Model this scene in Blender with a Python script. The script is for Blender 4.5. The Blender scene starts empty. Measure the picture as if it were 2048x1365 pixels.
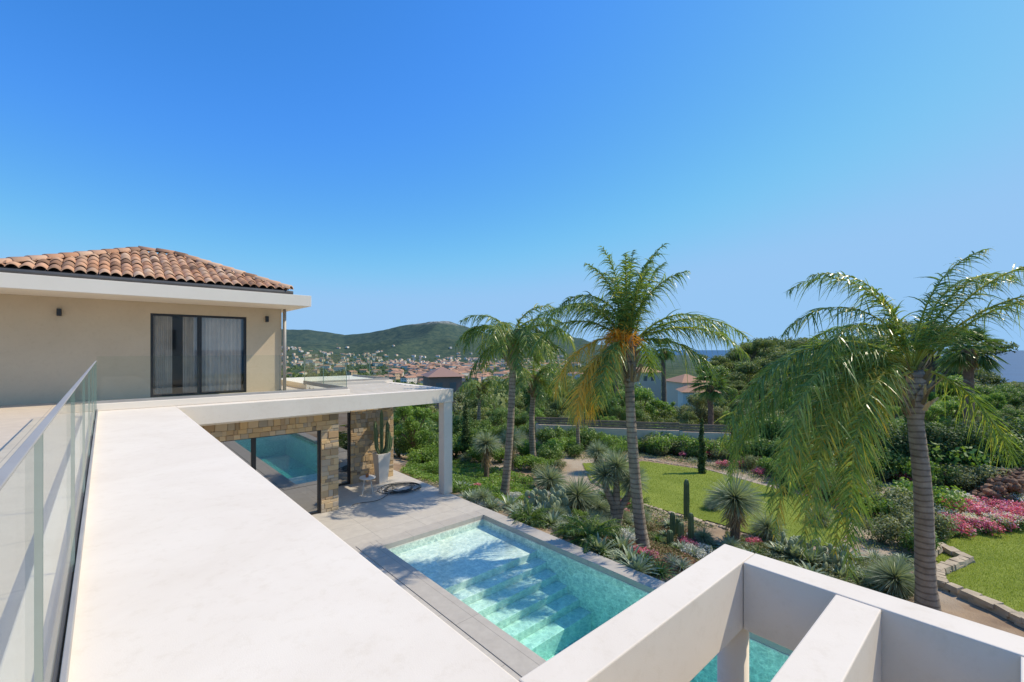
import bpy, bmesh, math, random
import numpy as np
from mathutils import Vector, Matrix
random.seed(7); R=np.random.default_rng(11)
AZ=math.radians(41.84); SA,CA=math.sin(AZ),math.cos(AZ); CZ=4.4; F=909.0
SC=bpy.context.scene
def link(o): SC.collection.objects.link(o); return o
# ------------------------------------------------------------------ terrain function
def ss(t):
    t=np.clip(t,0,1); return t*t*(3-2*t)
def wav(x,y,s):
    return np.sin(x/s+1.7*np.sin(y/s*.9+1))*np.cos(y/s*1.1+1.3*np.sin(x/s*.7+2))
def fbm(x,y,s,o=5):
    t=0;a=1.0
    for i in range(o):
        t=t+a*wav(x+i*37.1*s,y-i*91.7*s,s); s*=.47; a*=.5
    return t
HPX=[-600,0,400,568,620,690,740,800,860,900,940,960,1000,1060,1100,1140,1200,1280,1400]
HPY=[660,655,655,655,659,672,665,652,642,640,651,660,666,662,656,668,688,698,705]
def G(x,y):
    x=np.asarray(x,float); y=np.asarray(y,float)
    d=x*SA+y*CA; r=x*CA-y*SA
    rho=np.hypot(x,y)
    u=np.where(d>1, r/np.maximum(d,1), np.sign(r)*1.2); uc=np.clip(u,-1.2,1.2)
    dd=np.maximum(rho/np.sqrt(1+uc*uc),1); L=np.log(dd)
    base=-.15-.65*ss((x-7.9)/4)-.3*ss((x-14)/10)
    lg=np.log
    pl=np.interp(L,lg([27,40,60,100,200,400,800,1500,6000,9000,15000]),[0,-3,-6,-11,-24,-42,-58,-64,-64,-150,-200])
    pr=np.interp(L,lg([27,50,100,160,250,350,450,700,1200,3000]),[0,-2.5,-7,-5,1,7.5,4,-30,-100,-200])
    pf=np.interp(L,lg([27,50,100,200,400,1000,1500,3000]),[0,-3,-10,-25,-40,-66,-110,-200])
    wr=ss((uc-.38)/.16)*(1-ss((uc-.84)/.12)); wf=ss((uc-.84)/.12); wl=1-wr-wf
    z=base+pl*wl+pr*wr+pf*wf
    px=1024+F*uc
    H=(700-np.interp(px,HPX,HPY))/F*4000+60
    H=np.where(px>1290,H*0.3,H)*(1-ss((px-1200)/120))
    hb=np.exp(-((L-lg(4000))/.27)**2)
    z=z+H*hb
    z=z+66*np.exp(-((px-545)/150)**2)*np.exp(-((L-lg(2500))/.16)**2)
    z=z+50*np.exp(-((px-760)/120)**2)*np.exp(-((L-lg(3000))/.12)**2)
    z=z+fbm(x,y,420,6)*15*ss((dd-1800)/1500)*(px<1290)
    z=z-70*np.abs(wav(x+300,y,290))**.8*ss((dd-2300)/800)*(1-ss((dd-3850)/250))*(px<1290)*ss((1290-px)/200)
    z=z+fbm(x,y,60,4)*1.2*ss((dd-80)/200)
    z=z+fbm(x,y,7,3)*.035*ss((x-8.5)/2)
    return z
def gz(x,y): return float(G(x,y))
def at(px,d):
    u=(px-1024)/F; return d*(SA+CA*u), d*(CA-SA*u)
def P(px,py):
    z=-.6
    for i in range(12):
        d=(CZ-z)*F/(py-700); x,y=at(px,d); z=.5*z+.5*gz(x,y)
    return x,y,gz(x,y)
# ------------------------------------------------------------------ materials
def newmat(name):
    m=bpy.data.materials.new(name); m.use_nodes=True; nt=m.node_tree
    for n in list(nt.nodes): nt.nodes.remove(n)
    out=nt.nodes.new('ShaderNodeOutputMaterial'); return m,nt,out
def N(nt,t,**k):
    n=nt.nodes.new(t)
    for a,b in k.items():
        if a in n.inputs.keys(): n.inputs[a].default_value=b
        else: setattr(n,a,b)
    return n
def c4(c): return (c[0],c[1],c[2],1)
def ramp(nt,stops,fac=None):
    n=nt.nodes.new('ShaderNodeValToRGB'); e=n.color_ramp.elements
    while len(e)<len(stops): e.new(.5)
    for i,(p,c) in enumerate(stops): e[i].position=p; e[i].color=c4(c)
    if fac is not None: nt.links.new(fac,n.inputs[0])
    return n
def coords(nt): return nt.nodes.new('ShaderNodeNewGeometry').outputs['Position']
def noise(nt,scale,vec=None,detail=5,rough=.55,dist=0):
    n=N(nt,'ShaderNodeTexNoise'); n.inputs['Scale'].default_value=scale; n.inputs['Detail'].default_value=detail
    n.inputs['Roughness'].default_value=rough; n.inputs['Distortion'].default_value=dist
    if vec is not None: nt.links.new(vec,n.inputs['Vector'])
    return n
def mul(nt,a,b):
    mx=N(nt,'ShaderNodeMix',data_type='RGBA',blend_type='MULTIPLY'); mx.inputs[0].default_value=1; nt.links.new(a,mx.inputs[6]); nt.links.new(b,mx.inputs[7]); return mx.outputs[2]
def pmat(name,c1,c2=None,scale=3,rough=.7,bump=0,bscale=60,metal=0,detail=5,spec=.5,c3=None,scale2=.5,rings=0):
    m,nt,out=newmat(name); b=N(nt,'ShaderNodeBsdfPrincipled'); b.inputs['Roughness'].default_value=rough
    b.inputs['Metallic'].default_value=metal; b.inputs['Specular IOR Level'].default_value=spec
    pos=coords(nt)
    if c2 is None: c2=tuple(v*.9 for v in c1)
    n=noise(nt,scale,pos,detail)
    rp=ramp(nt,[(.3,c2),(.7,c1)],n.outputs[0]); col=rp.outputs[0]
    if c3 is not None:
        n2=noise(nt,scale2,pos,4,.6); r2=ramp(nt,[(.45,(0,0,0)),(.62,(1,1,1))],n2.outputs[0])
        mx=N(nt,'ShaderNodeMix',data_type='RGBA'); nt.links.new(r2.outputs[0],mx.inputs[0]); nt.links.new(col,mx.inputs[6]); mx.inputs[7].default_value=c4(c3); col=mx.outputs[2]
    if rings:
        wv=N(nt,'ShaderNodeTexWave'); wv.bands_direction='Z'; wv.inputs['Scale'].default_value=rings; wv.inputs['Distortion'].default_value=2.5; wv.inputs['Detail'].default_value=3; nt.links.new(pos,wv.inputs['Vector'])
        rr=ramp(nt,[(.0,(.55,.52,.5)),(.35,(1,1,1))],wv.outputs[0]); col=mul(nt,col,rr.outputs[0])
    nt.links.new(col,b.inputs['Base Color'])
    if bump:
        nb=noise(nt,bscale,pos,6,.6); bp=N(nt,'ShaderNodeBump'); bp.inputs['Strength'].default_value=bump; bp.inputs['Distance'].default_value=.02
        nt.links.new(nb.outputs[0],bp.inputs['Height']); nt.links.new(bp.outputs[0],b.inputs['Normal'])
    nt.links.new(b.outputs[0],out.inputs[0]); return m
KF=1.5
def tintmat(name,stops,rough=.5,trans=.25,spec=.4,k_=1.0):
    m,nt,out=newmat(name); a=N(nt,'ShaderNodeAttribute'); a.attribute_name='tint'
    stops=[tuple(v*k_ for v in c) for c in stops]
    k=len(stops); rp=ramp(nt,[(i/(k-1),c) for i,c in enumerate(stops)],a.outputs['Fac'])
    b=N(nt,'ShaderNodeBsdfPrincipled'); b.inputs['Roughness'].default_value=rough; b.inputs['Specular IOR Level'].default_value=spec
    nt.links.new(rp.outputs[0],b.inputs['Base Color'])
    if trans>0:
        t=N(nt,'ShaderNodeBsdfTranslucent'); mx=N(nt,'ShaderNodeMixShader'); mx.inputs[0].default_value=trans
        g=N(nt,'ShaderNodeMix',data_type='RGBA',blend_type='MULTIPLY'); g.inputs[0].default_value=1; nt.links.new(rp.outputs[0],g.inputs[6]); g.inputs[7].default_value=(1.8,1.8,.8,1)
        nt.links.new(g.outputs[2],t.inputs[0]); nt.links.new(b.outputs[0],mx.inputs[1]); nt.links.new(t.outputs[0],mx.inputs[2]); nt.links.new(mx.outputs[0],out.inputs[0])
    else: nt.links.new(b.outputs[0],out.inputs[0])
    return m
def schlick(nt,f0,amp,nrm=None):
    lw=N(nt,'ShaderNodeLayerWeight'); lw.inputs['Blend'].default_value=.5
    if nrm is not None: nt.links.new(nrm,lw.inputs['Normal'])
    pw=N(nt,'ShaderNodeMath',operation='POWER'); nt.links.new(lw.outputs['Facing'],pw.inputs[0]); pw.inputs[1].default_value=5
    mt=N(nt,'ShaderNodeMath',operation='MULTIPLY_ADD'); nt.links.new(pw.outputs[0],mt.inputs[0]); mt.inputs[1].default_value=amp; mt.inputs[2].default_value=f0; mt.use_clamp=True; return mt.outputs[0]
def glassmat(name,tint,refl=.04,amp=.9):
    m,nt,out=newmat(name); t=N(nt,'ShaderNodeBsdfTransparent'); t.inputs[0].default_value=c4(tint)
    g=N(nt,'ShaderNodeBsdfGlossy'); g.inputs['Roughness'].default_value=0.0
    mx=N(nt,'ShaderNodeMixShader'); nt.links.new(schlick(nt,refl,amp),mx.inputs[0]); nt.links.new(t.outputs[0],mx.inputs[1]); nt.links.new(g.outputs[0],mx.inputs[2]); nt.links.new(mx.outputs[0],out.inputs[0]); return m
def stucco(name,c,dirt):
    m,nt,out=newmat(name); b=N(nt,'ShaderNodeBsdfPrincipled'); b.inputs['Roughness'].default_value=.85; b.inputs['Specular IOR Level'].default_value=.1
    pos=coords(nt); n=noise(nt,.9,pos,8,.62,.8); r=ramp(nt,[(.3,dirt),(.62,c)],n.outputs[0])
    n2=noise(nt,11,pos,7,.75); r2=ramp(nt,[(.30,(.94,.93,.91)),(.48,(1,1,1))],n2.outputs[0])
    nt.links.new(mul(nt,r.outputs[0],r2.outputs[0]),b.inputs[0])
    nb=noise(nt,160,pos,3,.6)
    bp=N(nt,'ShaderNodeBump'); bp.inputs['Strength'].default_value=.2; bp.inputs['Distance'].default_value=.003; nt.links.new(nb.outputs[0],bp.inputs['Height']); nt.links.new(bp.outputs[0],b.inputs['Normal'])
    nt.links.new(b.outputs[0],out.inputs[0]); return m
M={}
M['white']=stucco('white_stucco',(.805,.72,.61),(.75,.66,.55))
M['cream']=stucco('cream_stucco',(.63,.52,.375),(.58,.475,.34))
M['fascia']=pmat('white_fascia',(.85,.765,.65),(.82,.735,.62),2,.6,spec=.1)
M['black']=pmat('black_aluminium',(.02,.02,.022),None,5,.35)
M['metal']=pmat('anodised_metal',(.40,.38,.35),(.34,.32,.30),4,.55,metal=.1)
M['zinc']=pmat('grey_gutter',(.12,.115,.11),(.08,.08,.08),4,.5,metal=.3)
M['glass']=glassmat('rail_glass',(.955,.975,.955),.02,.4)
M['edge']=pmat('glass_edge',(.24,.34,.29),None,5,.2)
M['door_glass']=glassmat('door_glass',(.78,.78,.76),.12,.8)
M['door_mirror']=glassmat('reflective_door_glass',(.25,.27,.27),.46,.5)
M['curtain']=pmat('white_curtain',(.90,.84,.76),(.75,.70,.63),3,.9)
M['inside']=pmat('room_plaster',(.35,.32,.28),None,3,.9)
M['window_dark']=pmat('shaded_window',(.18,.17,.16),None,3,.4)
M['planter']=pmat('white_planter',(.80,.74,.66),(.74,.68,.60),3,.5)
M['hose']=pmat('dark_hose',(.03,.035,.03),None,3,.5)
M['bark']=pmat('bark',(.24,.17,.12),(.11,.08,.055),6,.95,1,25)
M['palmbark']=pmat('palm_bark',(.42,.34,.255),(.23,.18,.13),4,.95,1,30,rings=2.6)
M['soil']=pmat('garden_soil',(.38,.265,.165),(.22,.145,.09),2.2,.95,1,30,c3=(.42,.34,.25),scale2=.35)
M['earth']=pmat('red_earth',(.36,.20,.11),(.20,.11,.06),3,.95,1,12)
M['stone_edge']=pmat('edging_stone',(.56,.45,.31),(.38,.30,.21),3,.9,.8,20)
M['rendered']=pmat('boundary_render',(.80,.63,.46),(.64,.50,.36),.9,.9,.5,10)
M['wood']=pmat('weathered_wood',(.36,.25,.165),(.20,.14,.095),4,.85,.5,30)
M['cactus']=pmat('cactus_green',(.15,.21,.09),(.10,.15,.07),6,.6,.4,40)
M['pear']=pmat('cactus_pad_green',(.32,.37,.22),(.22,.27,.16),5,.6,.4,40)
M['town_wall']=pmat('town_render',(.78,.63,.48),(.66,.53,.40),.05,.9)
M['town_roof']=pmat('town_clay_roof',(.48,.26,.16),(.36,.20,.125),.08,.9)
M['brownhouse']=pmat('brown_cladding',(.34,.20,.15),(.26,.155,.115),1,.8)
M['sea']=pmat('sea_water',(.018,.095,.215),(.013,.075,.18),.004,.55,spec=.2)
M['palm']=tintmat('palm_leaf',[(.045,.085,.022),(.110,.180,.040),(.225,.300,.075),(.70,.42,.06)],.34,.30,k_=1.12)
M['leafA']=tintmat('broad_leaf',[(.03,.06,.018),(.075,.13,.03),(.15,.205,.05)],.5,.28,k_=KF)
M['leafB']=tintmat('pine_needle',[(.04,.06,.022),(.09,.12,.035),(.17,.19,.055)],.6,.25,k_=1.5)
M['leafC']=tintmat('olive_leaf',[(.08,.10,.05),(.16,.18,.085),(.26,.275,.14)],.6,.25,k_=1.25)
M['leafD']=tintmat('bright_leaf',[(.06,.12,.025),(.13,.22,.04),(.22,.31,.07)],.5,.32,k_=1.25)
M['cyp']=tintmat('cypress_needle',[(.022,.042,.014),(.05,.085,.026),(.09,.125,.04)],.7,.2,k_=1.4)
M['yucca']=tintmat('yucca_leaf',[(.13,.165,.12),(.25,.30,.21),(.39,.43,.31)],.42,.2,k_=1.15)
M['agave']=tintmat('agave_leaf',[(.10,.15,.10),(.22,.28,.19),(.37,.42,.30)],.42,.15,k_=1.15)
M['dry']=tintmat('dry_leaf',[(.20,.14,.08),(.33,.24,.14),(.45,.35,.22)],.8,.15)
M['silver']=tintmat('silver_leaf',[(.36,.37,.33),(.52,.53,.49),(.68,.68,.64)],.8,.1)
M['sedum']=tintmat('low_sedum',[(.11,.14,.045),(.22,.175,.07),(.36,.16,.13)],.8,.1)
M['pink']=tintmat('pink_flower_bush',[(.06,.12,.035),(.12,.20,.045),(.18,.26,.07),(.60,.08,.20),(.80,.18,.34),(.85,.45,.52)],.6,.2)
M['whitefl']=tintmat('white_flower_bush',[(.06,.12,.035),(.12,.20,.045),(.19,.26,.07),(.80,.74,.64),(.90,.86,.78)],.6,.2)
M['forest']=tintmat('woodland_leaf',[(.045,.065,.025),(.10,.13,.04),(.185,.20,.065)],.8,.15,k_=1.5)
def grassmat():
    m,nt,out=newmat('lawn_grass'); b=N(nt,'ShaderNodeBsdfPrincipled'); b.inputs['Roughness'].default_value=.9; b.inputs['Specular IOR Level'].default_value=.15
    pos=coords(nt); n=noise(nt,.8,pos,5,.6); r=ramp(nt,[(.3,(.19,.24,.037)),(.7,(.29,.335,.065))],n.outputs[0])
    n2=noise(nt,45,pos,6,.75); r2=ramp(nt,[(.3,(.55,.6,.5)),(.65,(1.1,1.1,1.05))],n2.outputs[0])
    nt.links.new(mul(nt,r.outputs[0],r2.outputs[0]),b.inputs[0])
    bp=N(nt,'ShaderNodeBump'); bp.inputs['Strength'].default_value=.6; bp.inputs['Distance'].default_value=.03; nt.links.new(n2.outputs[0],bp.inputs['Height']); nt.links.new(bp.outputs[0],b.inputs['Normal'])
    nt.links.new(b.outputs[0],out.inputs[0]); return m
M['grass']=grassmat()
def tilemat(name,c1,c2,mortar,w,h,offs=.0,rot=0):
    m,nt,out=newmat(name); b=N(nt,'ShaderNodeBsdfPrincipled'); b.inputs['Roughness'].default_value=.6; b.inputs['Specular IOR Level'].default_value=.25
    pos=coords(nt); br=N(nt,'ShaderNodeTexBrick'); br.offset=offs; br.inputs['Color1'].default_value=c4(c1); br.inputs['Color2'].default_value=c4(c2); br.inputs['Mortar'].default_value=c4(mortar)
    br.inputs['Scale'].default_value=1; br.inputs['Mortar Size'].default_value=.005; br.inputs['Brick Width'].default_value=w; br.inputs['Row Height'].default_value=h
    nt.links.new(pos,br.inputs['Vector'])
    n=noise(nt,5,pos,8,.7); r=ramp(nt,[(.3,(.88,.87,.86)),(.7,(1.05,1.05,1.04))],n.outputs[0])
    nt.links.new(mul(nt,br.outputs[0],r.outputs[0]),b.inputs[0])
    nt.links.new(b.outputs[0],out.inputs[0]); return m
M['paving']=tilemat('grey_paving',(.565,.52,.455),(.535,.49,.43),(.34,.31,.27),1.2,.8)
M['coping']=tilemat('pool_coping_stone',(.50,.46,.405),(.475,.435,.385),(.30,.275,.24),.9,3.0)
M['uptile']=tilemat('upper_terrace_tile',(.66,.56,.45),(.63,.535,.43),(.42,.36,.30),.9,.9)
def pooltile():
    m,nt,out=newmat('pool_mosaic'); b=N(nt,'ShaderNodeBsdfPrincipled'); b.inputs['Roughness'].default_value=.4
    pos=coords(nt); v=N(nt,'ShaderNodeTexVoronoi'); v.distance='CHEBYCHEV'; v.inputs['Scale'].default_value=12; v.inputs['Randomness'].default_value=.15; nt.links.new(pos,v.inputs['Vector'])
    n=noise(nt,9,pos,6,.7); r=ramp(nt,[(.3,(.70,.68,.58)),(.7,(.84,.82,.72))],n.outputs[0])
    sp=N(nt,'ShaderNodeSeparateColor'); nt.links.new(v.outputs['Color'],sp.inputs[0]); rv=ramp(nt,[(0,(.80,.85,.85)),(1,(1.05,1.05,1.03))],sp.outputs[0])
    nt.links.new(mul(nt,r.outputs[0],rv.outputs[0]),b.inputs[0]); nt.links.new(b.outputs[0],out.inputs[0]); return m
M['pooltile']=pooltile()
def watermat():
    m,nt,out=newmat('pool_water'); pos=coords(nt)
    def net(scale,dscale,off):
        nd=noise(nt,dscale,pos,3,.5); vm=N(nt,'ShaderNodeVectorMath',operation='SCALE'); nt.links.new(nd.outputs['Color'],vm.inputs[0]); vm.inputs['Scale'].default_value=off
        va=N(nt,'ShaderNodeVectorMath',operation='ADD'); nt.links.new(pos,va.inputs[0]); nt.links.new(vm.outputs[0],va.inputs[1])
        v=N(nt,'ShaderNodeTexVoronoi'); v.feature='DISTANCE_TO_EDGE'; v.inputs['Scale'].default_value=scale; nt.links.new(va.outputs[0],v.inputs['Vector']); return v.outputs[0]
    r=ramp(nt,[(0,(1.0,1.0,1.0)),(.06,(.86,.885,.885)),(.25,(.79,.825,.825))],net(8,2.2,.35)); r2=ramp(nt,[(0,(1.0,1.0,1.0)),(.07,(.91,.93,.93)),(.3,(.87,.89,.89))],net(14,3.5,.25))  # caustic light lines painted as a cell pattern into the surface's transparent colour
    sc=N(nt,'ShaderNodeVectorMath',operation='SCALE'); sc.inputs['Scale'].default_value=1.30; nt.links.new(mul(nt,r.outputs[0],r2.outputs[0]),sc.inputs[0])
    t=N(nt,'ShaderNodeBsdfTransparent'); nt.links.new(sc.outputs[0],t.inputs[0])
    g=N(nt,'ShaderNodeBsdfGlossy'); g.inputs['Roughness'].default_value=.03
    nb=noise(nt,7,pos,3,.5,1.0); bp=N(nt,'ShaderNodeBump'); bp.inputs['Strength'].default_value=.3; bp.inputs['Distance'].default_value=.02
    nt.links.new(nb.outputs[0],bp.inputs['Height']); nt.links.new(bp.outputs[0],g.inputs['Normal'])
    mx=N(nt,'ShaderNodeMixShader'); nt.links.new(schlick(nt,.02,.9,bp.outputs[0]),mx.inputs[0]); nt.links.new(t.outputs[0],mx.inputs[1]); nt.links.new(g.outputs[0],mx.inputs[2]); nt.links.new(mx.outputs[0],out.inputs[0])
    va=N(nt,'ShaderNodeVolumeAbsorption'); va.inputs[0].default_value=(.0,.85,.83,1); va.inputs[1].default_value=.26; nt.links.new(va.outputs[0],out.inputs['Volume']); return m
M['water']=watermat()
def terrainmat():
    m,nt,out=newmat('hill_terrain'); b=N(nt,'ShaderNodeBsdfPrincipled'); b.inputs['Roughness'].default_value=1; b.inputs['Specular IOR Level'].default_value=.05
    pos=coords(nt); n=noise(nt,.022,pos,9,.8); r=ramp(nt,[(.38,(.020,.034,.014)),(.5,(.055,.080,.030)),(.64,(.13,.14,.055))],n.outputs[0])
    n2=noise(nt,.012,pos,9,.85); r2=ramp(nt,[(.47,(0,0,0)),(.53,(1,1,1))],n2.outputs[0])
    sep=N(nt,'ShaderNodeSeparateXYZ'); nt.links.new(pos,sep.inputs[0])
    mr=N(nt,'ShaderNodeMapRange'); nt.links.new(sep.outputs[2],mr.inputs[0]); mr.inputs[1].default_value=205; mr.inputs[2].default_value=240; mr.inputs[3].default_value=.0; mr.inputs[4].default_value=1
    mm=N(nt,'ShaderNodeMath',operation='MULTIPLY'); nt.links.new(r2.outputs[0],mm.inputs[0]); nt.links.new(mr.outputs[0],mm.inputs[1])
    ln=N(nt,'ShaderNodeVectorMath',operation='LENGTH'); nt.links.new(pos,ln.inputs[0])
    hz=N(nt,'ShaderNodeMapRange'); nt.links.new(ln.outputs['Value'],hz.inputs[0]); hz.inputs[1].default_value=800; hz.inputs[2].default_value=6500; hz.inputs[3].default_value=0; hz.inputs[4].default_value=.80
    mh=N(nt,'ShaderNodeMix',data_type='RGBA'); nt.links.new(hz.outputs[0],mh.inputs[0]); nt.links.new(r.outputs[0],mh.inputs[6]); mh.inputs[7].default_value=(.065,.12,.15,1)  # aerial haze painted into the base colour, bluer with distance
    mx=N(nt,'ShaderNodeMix',data_type='RGBA'); nt.links.new(mm.outputs[0],mx.inputs[0]); nt.links.new(mh.outputs[2],mx.inputs[6]); mx.inputs[7].default_value=(.42,.41,.39,1)
    nt.links.new(mx.outputs[2],b.inputs[0]); nt.links.new(b.outputs[0],out.inputs[0]); return m
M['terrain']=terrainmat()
M['stones']=tintmat('stone_cladding',[(.26,.21,.15),(.62,.43,.22),(.68,.51,.31),(.36,.32,.26),(.62,.45,.25),(.45,.31,.18),(.48,.42,.33)],.9,0,.2)
M['tile']=tintmat('clay_tile',[(.20,.12,.08),(.54,.28,.16),(.60,.36,.23),(.34,.20,.13),(.66,.45,.31),(.57,.30,.18)],.85,0,.2)
M['mortar']=pmat('mortar',(.30,.25,.19),None,5,.95)

# ------------------------------------------------------------------ object helpers
def thing(name,label,cat,loc=(0,0,0),group=None):
    e=bpy.data.objects.new(name,None); e.empty_display_size=.2; e.location=loc; link(e)
    e['label']=label; e['category']=cat
    if group: e['group']=group
    return e
def finish(o,parent):
    link(o)
    if parent: o.parent=parent
    return o
def pymesh(name,V,Fc,mats,parent=None,mi=None,smooth=False,tint=None):
    me=bpy.data.meshes.new(name); me.from_pydata([tuple(v) for v in V],[],Fc)
    if not isinstance(mats,(list,tuple)): mats=[mats]
    for m in mats: me.materials.append(m)
    if mi: me.polygons.foreach_set('material_index',mi)
    if smooth: me.polygons.foreach_set('use_smooth',[True]*len(Fc))
    if tint is not None:
        a=me.attributes.new('tint','FLOAT','FACE'); a.data.foreach_set('value',tint)
    me.update(); o=bpy.data.objects.new(name,me); return finish(o,parent)
def qmesh(name,parts,parent=None):
    """parts: list of (Q(N,4,3), tint(N), mat)"""
    pp=[]
    for q,t,m in parts:
        t=np.asarray(t,float)
        if len(t)<len(q): t=np.tile(t,len(q)//len(t)+1)
        pp.append((q,t[:len(q)],m))
    parts=pp
    Q=np.concatenate([p[0] for p in parts]).astype(np.float32); T=np.concatenate([p[1] for p in parts]).astype(np.float32)
    mi=np.concatenate([np.full(len(p[0]),i) for i,p in enumerate(parts)]).astype(np.int32)
    n=len(Q); me=bpy.data.meshes.new(name); me.vertices.add(4*n); me.vertices.foreach_set('co',Q.reshape(-1))
    me.loops.add(4*n); me.loops.foreach_set('vertex_index',np.arange(4*n,dtype=np.int32)); me.polygons.add(n)
    me.polygons.foreach_set('loop_start',np.arange(0,4*n,4,dtype=np.int32))
    for p in parts: me.materials.append(p[2])
    me.polygons.foreach_set('material_index',mi)
    a=me.attributes.new('tint','FLOAT','FACE'); a.data.foreach_set('value',np.clip(T,0,1).astype(np.float32)); me.update(calc_edges=True)
    o=bpy.data.objects.new(name,me); return finish(o,parent)
def boxes(name,L,mat,parent=None,bev=0.0):
    """L list of (x0,x1,y0,y1,z0,z1)"""
    bm=bmesh.new()
    for x0,x1,y0,y1,z0,z1 in L:
        r=bmesh.ops.create_cube(bm,size=1)
        for v in r['verts']: v.co=Vector(((x0+x1)/2+v.co.x*(x1-x0),(y0+y1)/2+v.co.y*(y1-y0),(z0+z1)/2+v.co.z*(z1-z0)))
    if bev: bmesh.ops.bevel(bm,geom=bm.edges[:],offset=bev,segments=2,affect='EDGES',profile=.5)
    me=bpy.data.meshes.new(name); bm.to_mesh(me); bm.free(); me.materials.append(mat)
    o=bpy.data.objects.new(name,me); return finish(o,parent)
def tube(path,rad,n=10,V=None,Fc=None,cap=True,rib=0):
    if V is None: V=[];Fc=[]
    b0=len(V); path=[Vector(p) for p in path]; K=len(path)
    for i,p in enumerate(path):
        t=(path[min(i+1,K-1)]-path[max(i-1,0)]).normalized()
        a=Vector((1,0,0)) if abs(t.x)<.9 else Vector((0,1,0)); s=t.cross(a).normalized(); w=t.cross(s)
        for k in range(n):
            an=2*math.pi*k/n; rr=rad[i]*(1+(rib if k%2 else -rib)); V.append(p+s*math.cos(an)*rr+w*math.sin(an)*rr)
    for i in range(K-1):
        for k in range(n):
            a=b0+i*n+k; b=b0+i*n+(k+1)%n; Fc.append((a,b,b+n,a+n))
    if cap: Fc.append(tuple(b0+(K-1)*n+k for k in range(n))); Fc.append(tuple(b0+k for k in reversed(range(n))))
    return V,Fc
def unit(a): return a/np.maximum(np.linalg.norm(a,axis=-1,keepdims=True),1e-6)
def rnd_dir(n): return unit(R.normal(size=(n,3)))
def leafquads(p,size,nrm=None,asp=.5):
    n=len(p); a=rnd_dir(n)
    if nrm is None: nrm=rnd_dir(n)
    t1=unit(np.cross(nrm,a)); t2=np.cross(nrm,t1); s=(size*R.uniform(.6,1.3,n))[:,None]
    return np.stack([p-t1*s,p-t2*s*asp,p+t1*s,p+t2*s*asp],1)
def cloud(blobs,n,size,shell=.55,asp=.5,top=.25,lo=.1,hi=.9):
    B=np.array(blobs,float); w=(B[:,3]*B[:,4]*B[:,5])**(2/3); w/=w.sum(); idx=R.choice(len(B),n,p=w)
    bt=R.uniform(-.22,.22,len(B)); dd=rnd_dir(n); rr=shell+(1-shell)*R.random(n)**.6
    p=B[idx,:3]+dd*B[idx,3:6]*rr[:,None]*R.uniform(.88,1.12,(n,1))
    nr=unit(dd*.7+rnd_dir(n)*.8+np.array([0,0,.3]))
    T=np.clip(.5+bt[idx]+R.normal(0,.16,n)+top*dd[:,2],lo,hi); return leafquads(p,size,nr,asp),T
def strips(b,dv,ln,width,sag,segs=3,side=None,tip=.15):
    n=len(b)
    if side is None: side=unit(np.cross(dv,rnd_dir(n)))
    Q=[]; prev=None; g=np.array([0,0,-1.0])
    for k in range(segs+1):
        t=k/segs; c=b+dv*(ln*t)[:,None]+g*(sag*ln*t*t)[:,None]
        w=width*(1-(1-tip)*t**1.5) if np.isscalar(width) else (width*(1-(1-tip)*t**1.5))[:,None]
        l=c-side*w; r=c+side*w
        if prev is not None: Q.append(np.stack([prev[0],prev[1],r,l],1))
        prev=(l,r)
    return np.concatenate(Q)
def copything(src,loc,rz=0,sc=1,label=None):
    o=src.copy(); SC.collection.objects.link(o); o.location=loc; o.rotation_euler=(0,0,rz); o.scale=(sc,sc,sc) if np.isscalar(sc) else sc
    for ch in src.children:
        c=ch.copy(); SC.collection.objects.link(c); c.parent=o
    if label: o['label']=label
    return o
class Proto:
    def __init__(s,e): s.e=e; s.used=False
    def put(s,loc,rz=0,sc=1,label=None):
        if not s.used:
            s.used=True; o=s.e; o.location=loc; o.rotation_euler=(0,0,rz); o.scale=(sc,sc,sc) if np.isscalar(sc) else sc
            if label: o['label']=label
            return o
        return copything(s.e,loc,rz,sc,label)
# ------------------------------------------------------------------ house
villa=thing('villa','cream rendered villa with clay tile hip roof and stone ground floor','villa')
boxes('flat_roof_parapet',[(-.30,1.12,-3,12.2,2.78,3.2)],M['white'],villa,.008)
boxes('upper_terrace_floor_slab',[(-6,-.302,-3,15.8,2.8,3.1),(-.30,4.9,12.202,15.8,2.8,3.1),(4.22,4.9,15.802,19.5,2.8,3.1)],M['uptile'],villa)
boxes('kerb',[(-.296,4.9,12.0,12.2,3.203,3.34)],M['fascia'],villa,.006)
X0,X1=.92,3.23; ZT=5.40
boxes('upper_wall',[(-6,X0,15.8,16.05,3.102,5.698),(X1,4.22,15.8,16.05,3.102,5.698),(X0,X1,15.8,16.05,ZT,5.698),(4.0,4.22,16.052,19.5,3.102,5.698)],M['cream'],villa)
boxes('roof_slab',[(-6,4.62,14.2,20,5.7,6.02)],M['fascia'],villa,.008)
V,Fc=tube([(-2.2,14.42,6.09),(4.16,14.42,6.09)],[.055,.055],12); boxes('roof_upstand',[(-1.9,4.1,14.5,19.5,6.023,6.13)],M['zinc'],villa)
pymesh('gutter',V,Fc,M['zinc'],villa)
V,Fc=tube([(4.29,15.74,5.698),(4.29,15.74,3.1)],[.055,.055],12); pymesh('downpipe',V,Fc,M['metal'],villa,smooth=True)
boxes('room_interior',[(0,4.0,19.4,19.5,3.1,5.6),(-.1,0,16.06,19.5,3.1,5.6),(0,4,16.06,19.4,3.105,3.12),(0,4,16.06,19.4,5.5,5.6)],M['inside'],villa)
boxes('side_wing_wall',[(-6,4.4,-6.2,-5.0,-.2,6.6)],M['white'],villa,.01)
for xx in (1.6,2.9): boxes('side_wing_window',[(xx,xx+.55,-5.0,-4.96,4.4,5.7)],M['window_dark'],villa)
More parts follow.
